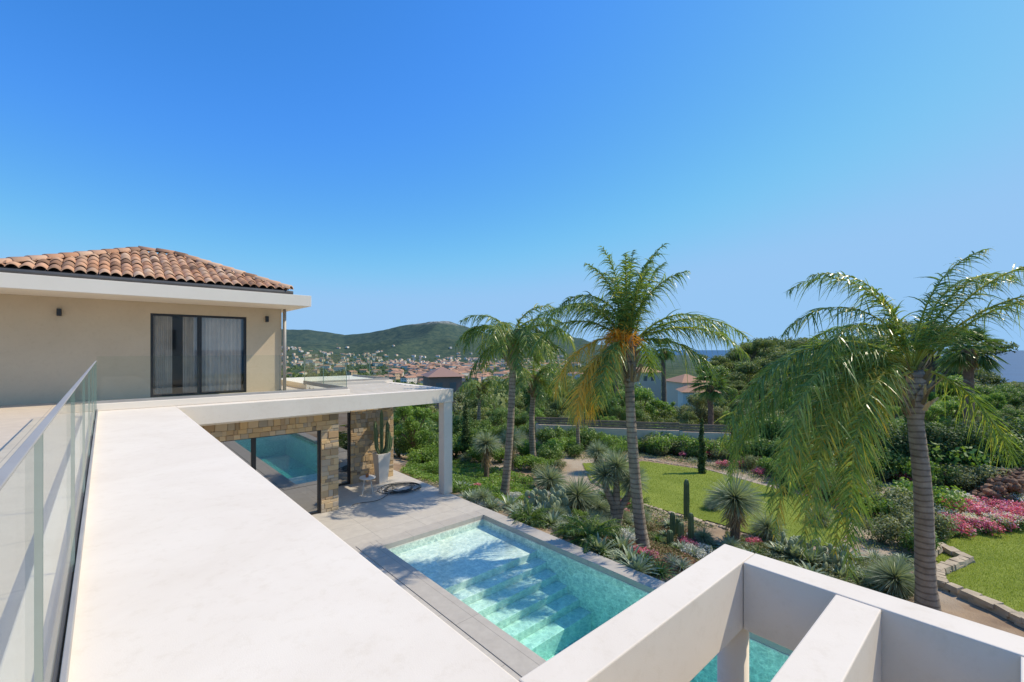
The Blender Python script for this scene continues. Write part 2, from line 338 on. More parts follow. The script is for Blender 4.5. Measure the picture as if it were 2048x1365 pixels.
def sliding_door(parent,x0,x1,y,z0,z1,mull,gm,curt):
    d=bpy.data.objects.new('sliding_door',None); link(d); d.parent=parent
    t=.06; boxes('frame',[(x0,x0+t,y,y+.1,z0,z1),(x1-t,x1,y,y+.1,z0,z1),(x0+t,x1-t,y,y+.1,z1-t,z1),(x0+t,x1-t,y,y+.1,z0,z0+.05),(mull-.05,mull+.05,y+.01,y+.09,z0+.05,z1-t)],M['black'],d,.004)
    for a,b in ((x0+t,mull-.05),(mull+.05,x1-t)): pymesh('glass_pane',[(a,y+.05,z0+.05),(b,y+.05,z0+.05),(b,y+.05,z1-t),(a,y+.05,z1-t)],[(0,1,2,3)],gm,d)
    if curt:
        for a,b in curt:
            V=[];Fc=[];n=60
            for i in range(n+1):
                x=a+(b-a)*i/n; yy=y+.20+.04*math.sin(i*.95)+.02*math.sin(i*2.3); V+= [(x,yy,z0+.06),(x,yy,z1-.02)]
            for i in range(n): Fc.append((2*i,2*i+2,2*i+3,2*i+1))
            pymesh('curtain',V,Fc,M['curtain'],d,smooth=True)
sliding_door(villa,X0,X1,15.83,3.104,ZT-.002,2.04,M['door_glass'],[(1.0,1.42),(1.66,2.0),(2.12,3.14)])
def hiproof():
    xa,xb,ya,yb=-1.8,4.1,14.42,19.5; ze=6.15; sl=.42; half=(yb-ya)/2
    V=[];Fc=[];T=[]
    def face(o,e,inw,W):
        cw=.205; nc=int(W/cw); cw=W/nc; rl=.34; nr=int(half/rl)+1
        for c in range(nc):
            for r in range(nr):
                t0=r*rl; t1=min((r+1)*rl+.04,half)
                s0=c*cw; mid=s0+cw/2; lim=min(mid,W-mid)
                if t0>lim: continue
                t1=min(t1,lim+.12); jit=random.uniform(-.010,.010); tv=random.random(); nn=8; b=len(V); js=random.uniform(-.012,.012)
                for tt,lift in ((t0-random.uniform(0,.02),.05),(t1,.0)):
                    for k in range(nn+1):
                        s=s0+cw*k/nn+(js if lift else 0)
                        h=.075*math.sin(math.pi*k/nn)**.8 if 0<k<nn else 0
                        q=Vector(o)+Vector(e)*s+Vector(inw)*tt; z=ze+tt*sl+h+lift+jit; V.append((q.x,q.y,z))
                for k in range(nn): Fc.append((b+k,b+k+1,b+nn+2+k,b+nn+1+k)); T.append(tv)
                b2=len(V)
                for k in range(nn+1):
                    v=V[b+k]; V.append((v[0],v[1],v[2]-.03))
                for k in range(nn): Fc.append((b+k,b2+k,b2+k+1,b+k+1)); T.append(tv)
    face((xa,ya,0),(1,0,0),(0,1,0),xb-xa); face((xb,yb,0),(-1,0,0),(0,-1,0),xb-xa)
    face((xb,ya,0),(0,1,0),(-1,0,0),yb-ya); face((xa,yb,0),(0,-1,0),(1,0,0),yb-ya)
    roof=pymesh('tile_roof',V,Fc,M['tile'],villa,tint=T,smooth=True)
    zr=ze+half*sl-.01; a=(xa+half,ya+half,zr); b=(xb-half,ya+half,zr)
    pymesh('roof_underlay',[(xa+.02,ya+.02,ze-.01),(xb-.02,ya+.02,ze-.01),(xb-.02,yb-.02,ze-.01),(xa+.02,yb-.02,ze-.01),a,b],[(0,1,5,4),(1,2,5),(2,3,4,5),(3,0,4)],M['zinc'],roof)
    V=[];Fc=[];T=[]
    def caps(p,q):
        p=Vector(p);q=Vector(q);L=(q-p).length;n=max(1,int(L/.36));d=(q-p)/n; sd=d.cross(Vector((0,0,1))).normalized()
        for i in range(n):
            a=p+d*i-d*.06; c=p+d*(i+1); b=len(V);tv=random.random()
            for pt,rr in ((a,.13),(c,.10)):
                for k in range(9):
                    an=math.pi*k/8; V.append(pt+sd*math.cos(an)*rr+Vector((0,0,math.sin(an)*rr*.9)))
            for k in range(8): Fc.append((b+k,b+k+1,b+10+k,b+9+k)); T.append(tv)
            b=len(V)
            for k in range(9):
                an=math.pi*k/8; V.append(a+sd*math.cos(an)*.105+Vector((0,0,math.sin(an)*.09)))
            for k in range(8): Fc.append((b-18+k,b+k,b+k+1,b-17+k)); T.append(tv)
    up=.05
    A=(a[0],a[1],a[2]+up+.03);B=(b[0],b[1],b[2]+up+.03)
    caps((xb,ya,ze+up),B);caps((xa,ya,ze+up),A);caps((xa,yb,ze+up),A);caps((xb,yb,ze+up),B);caps(A,B)
    pymesh('ridge_caps',V,Fc,M['tile'],roof,tint=T,smooth=True)
hiproof()
def stonewall(name,x0,x1,y,z0,z1,holes,parent,side=None):
    V=[];Fc=[];T=[]
    z=z0
    def put(a,b,c,d2,off):
        g=.003; dp=random.uniform(.01,.03); bb=len(V); tv=random.random()
        j=lambda:random.uniform(-.004,.004)
        f=[(a+g+j(),y-off-dp+j(),c+g+j()),(b-g+j(),y-off-dp+j(),c+g+j()),(b-g+j(),y-off-dp+j(),d2-g+j()),(a+g+j(),y-off-dp+j(),d2-g+j())]
        e=.008
        fr=[(f[0][0]+e,f[0][1]-.006,f[0][2]+e),(f[1][0]-e,f[1][1]-.006,f[1][2]+e),(f[2][0]-e,f[2][1]-.006,f[2][2]-e),(f[3][0]+e,f[3][1]-.006,f[3][2]-e)]
        bk=[(a,y,c),(b,y,c),(b,y,d2),(a,y,d2)]
        V.extend(f+fr+bk)
        Fc.append((bb+4,bb+5,bb+6,bb+7))
        for k in range(4):
            Fc.append((bb+k,bb+(k+1)%4,bb+4+(k+1)%4,bb+4+k)); Fc.append((bb+8+k,bb+8+(k+1)%4,bb+(k+1)%4,bb+k))
        T.extend([tv]*9)
    while z<z1-.02:
        h=random.choice([.07,.09,.12,.15,.18]); h=min(h,z1-z)
        if z1-z-h<.05: h=z1-z
        x=x0
        while x<x1-.01:
            w=random.uniform(.08,.26); w=min(w,x1-x)
            if x1-x-w<.06: w=x1-x
            ok=True
            for hx0,hx1,hz1 in holes:
                if z<hz1-.04 and x+w>hx0+.03 and x<hx1-.03:
                    if x<hx0-.05: w=hx0-x
                    else: ok=False; w=max(hx1-x,.05) if x+w<hx1 or x<hx1 else w
                    break
            if ok: put(x,x+w,z,z+h,0)
            x+=w
        z+=h
    s=pymesh(name,V,Fc,M['stones'],parent,tint=T); return s
lower=villa
stonewall('stone_wall',1.05,4.8,12.55,0,2.8,[(1.1,4.33,2.28)],lower)
boxes('stone_wall_core',[(4.335,4.79,12.551,12.8,0,2.8),(1.05,4.335,12.551,12.8,2.285,2.8),(4.6,4.79,12.802,14.6,0,2.8)],M['mortar'],lower)
sliding_door(lower,1.1,4.33,12.57,.01,2.28,2.73,M['door_mirror'],None)
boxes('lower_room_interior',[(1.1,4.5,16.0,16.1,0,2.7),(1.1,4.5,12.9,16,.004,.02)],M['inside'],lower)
stonewall('stone_wall',5.98,7.5,14.6,0,2.8,[],lower)
boxes('stone_wall_core',[(6.0,7.48,14.601,14.9,0,2.8),(7.3,7.48,14.902,19,0,2.8)],M['mortar'],lower)
sliding_door(lower,4.8,5.98,14.62,.01,2.75,5.4,M['door_mirror'],None)
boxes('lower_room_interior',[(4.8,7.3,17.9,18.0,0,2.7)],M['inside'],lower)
for x,z in ((-.84,5.32),(3.78,5.36)):
    e=thing('wall_lamp','small black up-down lamp on the cream wall','wall lamp',(x,15.79,z),'lamps on the upper wall')
    boxes('lamp_body',[(-.045,.045,-.11,-.02,-.09,.09)],M['black'],e,.01); boxes('mounting_plate',[(-.03,.03,-.02,.005,-.05,.05)],M['black'],e)
def rail(label,segs,z0,z1,cap=False):
    e=thing('glass_railing',label,'glass railing')
    for (xa,ya,xb,yb) in segs:
        L=math.hypot(xb-xa,yb-ya); n=max(1,round(L/1.7)); dx,dy=(xb-xa)/n,(yb-ya)/n; al=abs(dx)<1e-6
        for i in range(n):
            ax,ay,bx,by=xa+dx*i,ya+dy*i,xa+dx*(i+1),ya+dy*(i+1); g=.006; t=.008
            if al: b=(ax-t,ax+t,min(ay,by)+g,max(ay,by)-g,z0,z1)
            else: b=(min(ax,bx)+g,max(ax,bx)-g,ay-t,ay+t,z0,z1)
            o=boxes('glass_panel',[b],M['glass'],e); o.data.materials.append(M['edge'])
            for p in o.data.polygons:
                nn=p.normal
                if (al and abs(nn.x)<.5) or (not al and abs(nn.y)<.5): p.material_index=1
        w=.03
        if al: boxes('base_channel',[(xa-w,xa-.011,min(ya,yb),max(ya,yb),z0-.06,z0+.05),(xa+.011,xa+w,min(ya,yb),max(ya,yb),z0-.06,z0+.05)],M['metal'],e,.003)
        else: boxes('base_channel',[(min(xa,xb),max(xa,xb),ya-w,ya-.011,z0-.06,z0+.05),(min(xa,xb),max(xa,xb),ya+.011,ya+w,z0-.06,z0+.05)],M['metal'],e,.003)
        if cap: boxes('top_rail',[(xa-.010,xa+.010,min(ya,yb),max(ya,yb),z1+.001,z1+.008)],M['metal'],e,.002)
rail('long frameless glass railing in a metal channel on the white parapet',[(-.13,-1.68,-.13,11.92)],3.20,4.18,True)
rail('frameless glass railing on the white kerb of the upper terrace',[(-.13,12.1,4.85,12.1),(4.85,12.1,4.85,15.6)],3.343,4.27)
rail('frameless glass railing around the rear terrace edge',[(4.9,15.75,7.9,15.75),(7.9,15.75,7.9,19)],3.3,4.3)
boxes('rear_roof',[(4.92,8.0,15.6,19.5,2.82,3.28)],M['fascia'],villa)
pg=thing('pergola','white rendered pergola with slatted roof and square column','pergola')
boxes('beam',[(1.122,8.0,11.65,11.99,2.8,3.2)],M['white'],pg,.006)
boxes('beam',[(7.7,8.0,11.992,15.59,2.8,3.195)],M['white'],pg,.006)
for i in range(9):
    boxes('slat',[(4.93,7.698,12.3+i*.37,12.42+i*.37,2.95,3.19)],M['white'],pg,.004)
boxes('column',[(7.68,7.98,11.67,11.97,0.003,2.799)],M['white'],pg,.006)
boxes('soffit',[(1.12,4.91,12.0,12.54,2.72,2.797),(4.8,4.91,12.55,15.6,2.72,2.797)],M['fascia'],pg)
np_=thing('pergola','white rendered open pergola frame with square openings over the pool','pergola')
boxes('beam',[(1.122,2.86,1.044,1.22,2.82,3.2)],M['white'],np_,.006)
boxes('beam',[(2.685,2.862,-3,1.042,2.82,3.2)],M['white'],np_,.006)
for y in (.427,-.18,-.79): boxes('cross_beam',[(1.122,2.683,y,y+.178,2.822,3.197)],M['white'],np_,.006)
V,Fc=tube([(2.765,1.13,0),(2.765,1.13,2.819)],[.085,.085],28); pymesh('column',V,Fc,M['white'],np_,smooth=True)
# ------------------------------------------------------------------ terrace & pool
px0,px1,py0,py1=4.64,7.5,-2.0,9.52
cx0,cx1,cy0,cy1=4.17,7.88,-2.5,9.9
t=boxes('terrace_paving',[(-6,cx0-.004,-8,19.5,-.3,0),(cx0-.004,cx1,cy1+.004,19.5,-.3,0),(cx0,cx1,-8,cy0-.004,-.3,0)],M['paving']); t['kind']='structure'
pool=thing('swimming_pool','narrow rectangular pool with submerged steps and grey stone coping','swimming pool')
boxes('coping',[(cx0,px0,cy0,cy1,-.1,.012),(px1,cx1,cy0,cy1,-.1,.012),(px0+.001,px1-.001,py1,cy1,-.1,.012),(px0+.001,px1-.001,cy0,py0,-.1,.012)],M['coping'],pool,.006)
boxes('basin',[(px0-.3,px0+.012,cy0,cy1,-2,-.101),(px1-.012,cx1-.02,cy0,cy1,-2,-.101),(px0+.013,px1-.013,py1-.012,cy1,-2,-.101),(px0+.013,px1-.013,cy0,py0,-2,-.101),(px0+.013,px1-.013,py0,py1-.013,-2,-1.40)],M['pooltile'],pool)
st=[(7.5,py1-.013,-.28)]
for i in range(5): st.append((7.5-.32*(i+1),7.5-.32*i-.001,-.28-.15*(i+1)))
boxes('steps',[(px0+.014,px1-.014,a,b,-1.399,z) for a,b,z in st],M['pooltile'],pool,.01)
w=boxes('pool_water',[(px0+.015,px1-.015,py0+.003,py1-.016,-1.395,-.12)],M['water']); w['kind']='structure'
def lathe(prof,n=24):
    V=[];Fc=[]
    for r,z in prof:
        for k in range(n): V.append((r*math.cos(2*math.pi*k/n),r*math.sin(2*math.pi*k/n),z))
    for i in range(len(prof)-1):
        for k in range(n): Fc.append((i*n+k,i*n+(k+1)%n,(i+1)*n+(k+1)%n,(i+1)*n+k))
    return V,Fc
e=thing('plant_pot','tall tapered white square planter beside the stone wall','plant pot',(6.85,14.15,0))
V=[];b=[(.14,0),(.22,.95),(.22,.98),(.19,.98),(.18,.9)]
for r,z in b: V+=[(-r,-r,z),(r,-r,z),(r,r,z),(-r,r,z)]
Fc=[(i*4+k,i*4+(k+1)%4,i*4+4+(k+1)%4,i*4+4+k) for i in range(4) for k in range(4)]+[(0,1,2,3)]
pymesh('pot_body',V,Fc,M['planter'],e); pymesh('potting_soil',[(-.18,-.18,.9),(.18,-.18,.9),(.18,.18,.9),(-.18,.18,.9)],[(0,1,2,3)],M['earth'],e)
e=thing('potted_cactus','tall branching green cactus growing in the white planter','cactus',(6.85,14.15,.9)); V=[];Fc=[]
for bx,by,h,ox in ((0,0,1.5,0),(.1,.05,1.1,.12),(-.1,-.03,1.15,-.12),(.05,-.1,.8,.15),(-.06,.1,.9,-.08),(.1,-.04,.6,.2)):
    pts=[(bx*.5,by*.5,0),(bx+ox*.8,by,h*.25),(bx+ox,by,h*.5),(bx+ox*1.1,by,h*.9),(bx+ox*1.1,by,h)]
    tube(pts,[.04,.05,.055,.05,.012],12,V,Fc,rib=.25)
pymesh('stems',V,Fc,M['cactus'],e)
e=thing('side_table','small round white side table on four thin legs','side table',(6.0,13.35,0))
V,Fc=lathe([(0,.46),(.24,.46),(.25,.475),(.24,.50),(0,.50)]); pymesh('table_top',V,Fc,M['planter'],e,smooth=False)
for k in range(4):
    an=k*math.pi/2+.4; V,Fc=tube([(.12*math.cos(an),.12*math.sin(an),.46),(.22*math.cos(an),.22*math.sin(an),0)],[.014,.011],8); pymesh('leg',V,Fc,M['planter'],e)
V,Fc=lathe([(0,0),(.045,0),(.05,.09),(.04,.09),(0,.02)],14); e=thing('cup','small orange cup standing on the side table','cup',(5.98,13.33,.50)); pymesh('cup_body',V,Fc,pmat('terracotta_cup',(.45,.16,.05)),e)
e=thing('garden_hose','dark garden hose coiled on the grey paving','garden hose',(6.95,13.0,.02)); pts=[]
for i in range(260):
    a=i*.19; rr=.42+.12*math.sin(a*.23)+.06*math.sin(a*1.7); pts.append((rr*1.15*math.cos(a)+.05*math.sin(a*.31),rr*math.sin(a),.012+.035*abs(math.sin(i*.031))))
for i in range(40): pts.append((pts[-1][0]-.05,pts[-1][1]+.03*math.sin(i*.25)-.01,.012))
V,Fc=tube(pts,[.010]*len(pts),6); pymesh('hose_coil',V,Fc,M['hose'],e,smooth=True)
# ------------------------------------------------------------------ ground sheets
def inpoly(x,y,poly):
    c=np.zeros(x.shape,bool); n=len(poly)
    for i in range(n):
        x1,y1=poly[i][:2]; x2,y2=poly[(i+1)%n][:2]
        cond=((y1>y)!=(y2>y))&(x<(x2-x1)*(y-y1)/((y2-y1) if y2!=y1 else 1e-9)+x1); c^=cond
    return c
def gridmesh(name,X,Y,Z,mat,keep=None):
    ny,nx=X.shape; V=np.stack([X,Y,Z],-1).reshape(-1,3); I=np.arange(ny*nx).reshape(ny,nx)
    q=np.stack([I[:-1,:-1],I[:-1,1:],I[1:,1:],I[1:,:-1]],-1).reshape(-1,4)
    if keep is not None:
        q=q[keep.reshape(-1)]; used=np.unique(q); mp=np.zeros(len(V),int); mp[used]=np.arange(len(used)); V=V[used]; q=mp[q]
    me=bpy.data.meshes.new(name); me.vertices.add(len(V)); me.vertices.foreach_set('co',V.astype(np.float32).reshape(-1)); me.loops.add(q.size); me.loops.foreach_set('vertex_index',q.reshape(-1).astype(np.int32))
    me.polygons.add(len(q)); me.polygons.foreach_set('loop_start',np.arange(0,q.size,4,dtype=np.int32)); me.polygons.foreach_set('use_smooth',np.ones(len(q),bool)); me.materials.append(mat); me.update(calc_edges=True)
    o=bpy.data.objects.new(name,me); link(o); o['kind']='structure'; return o
xs=np.arange(7.88,40,.22); ys=np.arange(-25,34,.22); X,Y=np.meshgrid(xs,ys); gridmesh('garden_ground',X,Y,G(X,Y),M['soil'])
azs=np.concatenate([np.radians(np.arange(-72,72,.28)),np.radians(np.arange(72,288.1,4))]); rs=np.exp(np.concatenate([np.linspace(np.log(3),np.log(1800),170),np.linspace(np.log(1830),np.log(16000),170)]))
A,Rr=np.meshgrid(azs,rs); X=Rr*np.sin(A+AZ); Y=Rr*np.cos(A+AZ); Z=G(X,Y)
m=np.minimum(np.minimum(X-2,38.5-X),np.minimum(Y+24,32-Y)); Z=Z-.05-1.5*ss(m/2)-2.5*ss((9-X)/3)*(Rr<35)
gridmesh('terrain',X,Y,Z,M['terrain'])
s=[-90000,90000]; o=pymesh('sea',[(s[0],s[0],-78),(s[1],s[0],-78),(s[1],s[1],-78),(s[0],s[1],-78)],[(0,1,2,3)],M['sea']); o['kind']='structure'
def polysheet(name,pp,mat,cell=.12,up=.03):
    poly=[P(*p) for p in pp]; xa=min(p[0] for p in poly);xb=max(p[0] for p in poly);ya=min(p[1] for p in poly);yb=max(p[1] for p in poly)
    xs=np.arange(xa,xb+cell,cell);ys=np.arange(ya,yb+cell,cell);X,Y=np.meshgrid(xs,ys); cxm=(X[:-1,:-1]+cell/2);cym=(Y[:-1,:-1]+cell/2)
    gridmesh(name,X,Y,G(X,Y)+up,mat,inpoly(cxm,cym,poly)); return poly
L1=[(1165,928),(1290,924),(1420,943),(1540,976),(1645,1004),(1700,1045),(1680,1095),(1560,1090),(1440,1050),(1330,1022),(1235,992),(1180,965)]
L2=[(1860,1085),(1960,1072),(2048,1060),(2300,1060),(2350,1400),(2048,1248),(1960,1205),(1880,1172),(1870,1120)]
lawn1=polysheet('lawn',L1,M['grass'],.1); lawn2=polysheet('lawn',L2,M['grass'],.1)
def rock(V,Fc,c,s,sq=.6):
    bm=bmesh.new(); bmesh.ops.create_icosphere(bm,subdivisions=1,radius=1); b=len(V); rz=random.uniform(0,6.28)
    for v in bm.verts:
        k=random.uniform(.8,1.15); x,y,z=v.co.x*k*s*random.uniform(.95,1.1),v.co.y*k*s*.75,v.co.z*k*s*sq
        V.append((c[0]+x*math.cos(rz)-y*math.sin(rz),c[1]+x*math.sin(rz)+y*math.cos(rz),c[2]+z))
    for f in bm.faces: Fc.append(tuple(b+v.index for v in f.verts))
    bm.free()
def block(V,Fc,c,ax,l,w,h):
    """rough hewn block, long axis ax"""
    b=len(V); a=(math.cos(ax),math.sin(ax)); n=(-a[1],a[0])
    for z in (-h/2,h/2):
        for u,v in ((-1,-1),(1,-1),(1,1),(-1,1)):
            k=random.uniform(.85,1.0) if z<0 else random.uniform(.72,.95); V.append((c[0]+a[0]*u*l/2*k+n[0]*v*w/2*k,c[1]+a[1]*u*l/2*k+n[1]*v*w/2*k,c[2]+z+random.uniform(-.012,.012)))
    Fc+= [(b,b+3,b+2,b+1),(b+4,b+5,b+6,b+7)]+[(b+k,b+(k+1)%4,b+4+(k+1)%4,b+4+k) for k in range(4)]
def edging(pts,label,s=.14,rows=1,flat=False):
    V=[];Fc=[]; P3=[P(*p) for p in pts]
    for a,b in zip(P3[:-1],P3[1:]):
        L=math.hypot(b[0]-a[0],b[1]-a[1]); ax=math.atan2(b[1]-a[1],b[0]-a[0])
        if flat:
            for r in range(rows):
                t=random.uniform(-.1,0)
                while t<L:
                    l=random.uniform(.13,.34); x=a[0]+(b[0]-a[0])*(t+l/2)/L; y=a[1]+(b[1]-a[1])*(t+l/2)/L; block(V,Fc,(x,y,gz(x,y)-.20+r*.08),ax+random.uniform(-.15,.15),l*1.05,random.uniform(.2,.32),.10); t+=l
            continue
        n=max(1,int(L/(s*1.5)))
        for i in range(n):
            x=a[0]+(b[0]-a[0])*i/n+random.uniform(-.03,.03); y=a[1]+(b[1]-a[1])*i/n+random.uniform(-.03,.03); rock(V,Fc,(x,y,gz(x,y)+.02),s*random.uniform(.6,1.25),.4)
    e=thing('stone_edging',label,'stone edging'); pymesh('stones',V,Fc,M['stone_edge'],e)
edging([(1172,945),(1195,968),(1235,994),(1330,1025),(1440,1054),(1560,1094),(1650,1104)],'low irregular stone edging along the curved lawn',.12)
edging([(1850,1118),(1880,1100),(1935,1126),(1875,1150),(1880,1175),(1960,1208),(2048,1251),(2200,1330)],'dry stone edging below the grass lawn',.16,5,True)
edging([(1172,923),(1290,920),(1420,941),(1540,975),(1645,1002)],'thin line of pale stones beside the lawn',.07)
def wallrun(name,pts,h,mat,label,fence=False,post=3.0):
    e=thing(name,label,'wall'); V=[];Fc=[];V2=[];F2=[]
    for (x0,y0),(x1,y1) in zip(pts[:-1],pts[1:]):
        L=math.hypot(x1-x0,y1-y0); n=max(1,int(L/post)); nx,ny=-(y1-y0)/L*.1,(x1-x0)/L*.1
        for i in range(n):
            a=(x0+(x1-x0)*i/n,y0+(y1-y0)*i/n); b=(x0+(x1-x0)*(i+1)/n,y0+(y1-y0)*(i+1)/n); zb=min(gz(*a),gz(*b))-.3; zt=max(gz(*a),gz(*b))+h+random.uniform(-.08,.08)
            def bx(V,Fc,a,b,z0,z1,k):
                q=len(V); V+=[(a[0]-nx*k,a[1]-ny*k,z0),(b[0]-nx*k,b[1]-ny*k,z0),(b[0]+nx*k,b[1]+ny*k,z0),(a[0]+nx*k,a[1]+ny*k,z0),(a[0]-nx*k,a[1]-ny*k,z1),(b[0]-nx*k,b[1]-ny*k,z1),(b[0]+nx*k,b[1]+ny*k,z1),(a[0]+nx*k,a[1]+ny*k,z1)]
                Fc+=[(q,q+3,q+2,q+1),(q+4,q+5,q+6,q+7),(q,q+1,q+5,q+4),(q+1,q+2,q+6,q+5),(q+2,q+3,q+7,q+6),(q+3,q,q+4,q+7)]
            bx(V,Fc,a,b,zb,zt,1)
            c=(a[0]+(b[0]-a[0])*.06,a[1]+(b[1]-a[1])*.06); bx(V,Fc,a,c,zb,zt+.06,1.6)
            if fence:
                for s in range(3): bx(V2,F2,a,b,zt+.02+s*.15,zt+.13+s*.15,.25)
    pymesh('wall_panels',V,Fc,mat,e)
    if fence: pymesh('slatted_fence',V2,F2,M['wood'],e)
wallrun('boundary_wall',[(18.1,18.2),(24.6,10.2)],1.1,M['rendered'],'beige rendered boundary wall topped by a weathered slatted fence',True,2.2)
wallrun('boundary_wall',[(24.7,10.0),(26.0,1.0),(27,-8)],.8,M['rendered'],'brownish rendered garden wall behind the shrubs',False,4)
V=[];Fc=[]
e=thing('earth_mound','mound of reddish brown clods beside the wall','earth mound')
for i in range(750):
    a=random.uniform(0,1); x,y,z=P(1945+a*190,random.uniform(985,1022)); hh=1.0*math.sin(math.pi*min(max(a,.05),.95))**.6; rock(V,Fc,(x,y,z+hh*random.random()),random.uniform(.06,.17),.8)
pymesh('earth_clods',V,Fc,M['earth'],e)
# ------------------------------------------------------------------ palms
RV=np.array([CA,-SA,0.]); FV=np.array([SA,CA,0.]); UP=np.array([0,0,1.])
def frond(p0,az,e0,L,droop,nl=64,ll=.55,tint=.5,pw=1.15,lw=.014):
    h=RV*math.cos(math.radians(az))+FV*math.sin(math.radians(az)); K=24; pts=[np.array(p0,float)]; tg=[]; tw=random.uniform(-.3,.3); sdv=np.cross(h,UP)
    for i in range(K):
        s=(i+.5)/K; el=math.radians(e0-droop*s**pw); t=unit(h*math.cos(el)+UP*math.sin(el)+sdv*tw*s); tg.append(t); pts.append(pts[-1]+t*L/K)
    pts=np.array(pts); tg=np.array(tg+[tg[-1]]); side=sdv
    Q=[];T=[]
    wr=.024*(1-np.linspace(0,1,K+1))**.7+.004
    for sd in (side,np.cross(tg[0],side)):
        l=pts-sd*wr[:,None]; r=pts+sd*wr[:,None]; Q.append(np.stack([l[:-1],r[:-1],r[1:],l[1:]],1)); T.append(np.full(K,.76 if tint<.85 else tint))
    for sg in (-1,1):
        s=np.linspace(.12,.995,nl)+R.uniform(-.010,.010,nl); s=np.clip(s,0,1); f=s*K; i=np.minimum(f.astype(int),K-1); fr=(f-i)[:,None]
        b=pts[i]*(1-fr)+pts[np.minimum(i+1,K)]*fr; t=tg[i]
        ln=ll*np.clip(np.sin(np.pi*np.clip(s*.9+.12,0,1))**.5,.25,1)*R.uniform(.6,1.2,nl)
        nrm=np.cross(side,t); dv=unit(t*R.uniform(.4,.95,(nl,1))+sg*side*R.uniform(.45,1.0,(nl,1))+nrm*R.uniform(-.45,.45,(nl,1))+R.normal(0,.13,(nl,3)))
        Q.append(strips(b,dv,ln,lw,R.uniform(.3,1.05,nl),4,tip=.1,side=unit(np.cross(dv,np.cross(dv,t))+rnd_dir(nl)*.5))); T.append(np.tile(np.clip(tint+R.normal(0,.15,nl),0,1 if tint>.7 else .76),4))
    return np.concatenate(Q),np.concatenate(T)
def palm(label,base,top,r0,fronds,ll,nl,lw=.014,hang=0,flower=False,bow=.12):
    e=thing('palm_tree',label,'palm tree',base,'feather palms in the garden'); bx,by,bz=base; tx,ty,tz=top[0]-bx,top[1]-by,top[2]-bz
    K=60; pts=[];rad=[]
    for i in range(K+1):
        s=i/K; k=s; wob=.02*math.sin(s*9); bw=bow*math.sin(s*math.pi); pts.append((tx*k+wob-bw*CA,ty*k+wob+bw*SA,-.2+(tz+.2)*s)); r=r0*(1-.33*s)*(1.25-.25*min(1,s*7))
        if s>.80: r=r0*(.72+.5*math.sin((s-.80)/.20*math.pi*.8))
        rad.append(r*(1+.04*(i%2)+random.uniform(-.03,.03)))
    V,Fc=tube(pts,rad,16); pymesh('trunk',V,Fc,M['palmbark'],e,smooth=True)
    Q=[];T=[]; ends=np.array([tx,ty,tz])
    for fr in fronds:
        az,e0,L,dr,tn=fr[:5]; pw=fr[5] if len(fr)>5 else 1.15
        q,t_=frond(ends+R.normal(0,.05,3),az,e0,L,dr,nl,ll*(fr[6] if len(fr)>6 else 1),tn,pw=pw,lw=lw); Q.append(q);T.append(t_)
    parts=[(np.concatenate(Q),np.concatenate(T),M['palm'])]
    n=130; b=ends+np.stack([R.normal(0,.07,n),R.normal(0,.07,n),-R.uniform(0,1,n)*.2*tz-.0],1); a=R.uniform(0,6.28,n)
    dv=unit(np.stack([np.cos(a),np.sin(a),R.uniform(1.0,2.4,n)],1)); parts.append((strips(b+dv*[[.1,.1,0]],dv,R.uniform(.2,.5,n),.04,np.full(n,.05),2,tip=.4),R.uniform(0,1,n),M['dry']))
    if flower:
        n=520; a=R.uniform(0,6.28,n); b=ends+R.normal(0,.12,(n,3))+[-.14*CA,.14*SA,.12]; dv=unit(np.stack([np.cos(a)-.6*CA,np.sin(a)+.6*SA,R.uniform(-.6,1.0,n)],1)); parts.append((strips(b,dv,R.uniform(.2,.55,n),.012,R.uniform(.2,.8,n),3),R.uniform(0,1,n),M['orange']))
    c=qmesh('crown',parts,e); return e
M['orange']=tintmat('orange_palm_bloom',[(.80,.32,.02),(.95,.50,.06)],.6,.25)
def rf(n,e0,e1,L0,L1,d0,d1,tn=.45):
    return [(k*137.5+random.uniform(-15,15),random.uniform(e0,e1),random.uniform(L0,L1),random.uniform(d0,d1),tn+random.uniform(-.12,.12)) for k in range(n)]
def wp(px,d,z): x,y=at(px,d); return (x,y,z)
bx,by=at(1290,10.9); A0=(bx,by,gz(bx,by))
fA=[(182,58,2.9,112,.5,1.2),(172,48,2.8,118,.48,1.2),(205,66,2.6,122,.46,1.3),(190,74,2.4,130,.46,1.6),
 (0,32,3.3,82,.50,1.6),(-8,26,3.0,85,.54,1.5),(12,46,3.1,110,.46,1.4),(340,15,2.4,85,.5,1.2),
 (200,88,2.6,30,.46,3),(60,84,2.55,35,.42,3),(0,82,2.65,45,.52,2.6),(20,76,2.5,50,.45,2.4),(180,80,2.2,55,.45,2.2),(270,82,2.3,40,.56,2.4),(330,72,2.3,65,.45,1.8),(160,70,2.1,90,.42,1.5),(355,86,2.2,35,.52,3),(100,80,2.2,50,.4,2),(300,80,2.0,60,.5,2),
 (190,25,2.6,112,.97,.8),(200,5,2.5,90,.99,.6),(207,15,2.5,102,.96,.7),(196,-5,2.3,80,.99,.6),(182,10,2.6,95,.68,.6,1.1),(230,10,2.2,95,.5,.7),(60,20,2.2,100,.42)]
palm('tall feather palm with bushy upright crown and orange bloom beside pool',A0,wp(1258,11.0,4.55),.145,fA,.58,92,.0138,flower=True,bow=.10)
bx,by=at(1007,14.8); B0=(bx,by,gz(bx,by))
fB=rf(11,35,75,1.9,2.4,90,140,.48)+rf(9,10,45,1.8,2.3,90,120,.48)+rf(6,-15,15,1.6,2.1,60,80,.45)+[(0,50,2.6,125,.5),(20,55,2.5,120,.46),(185,50,2.3,125,.5),(350,45,2.6,135,.5)]
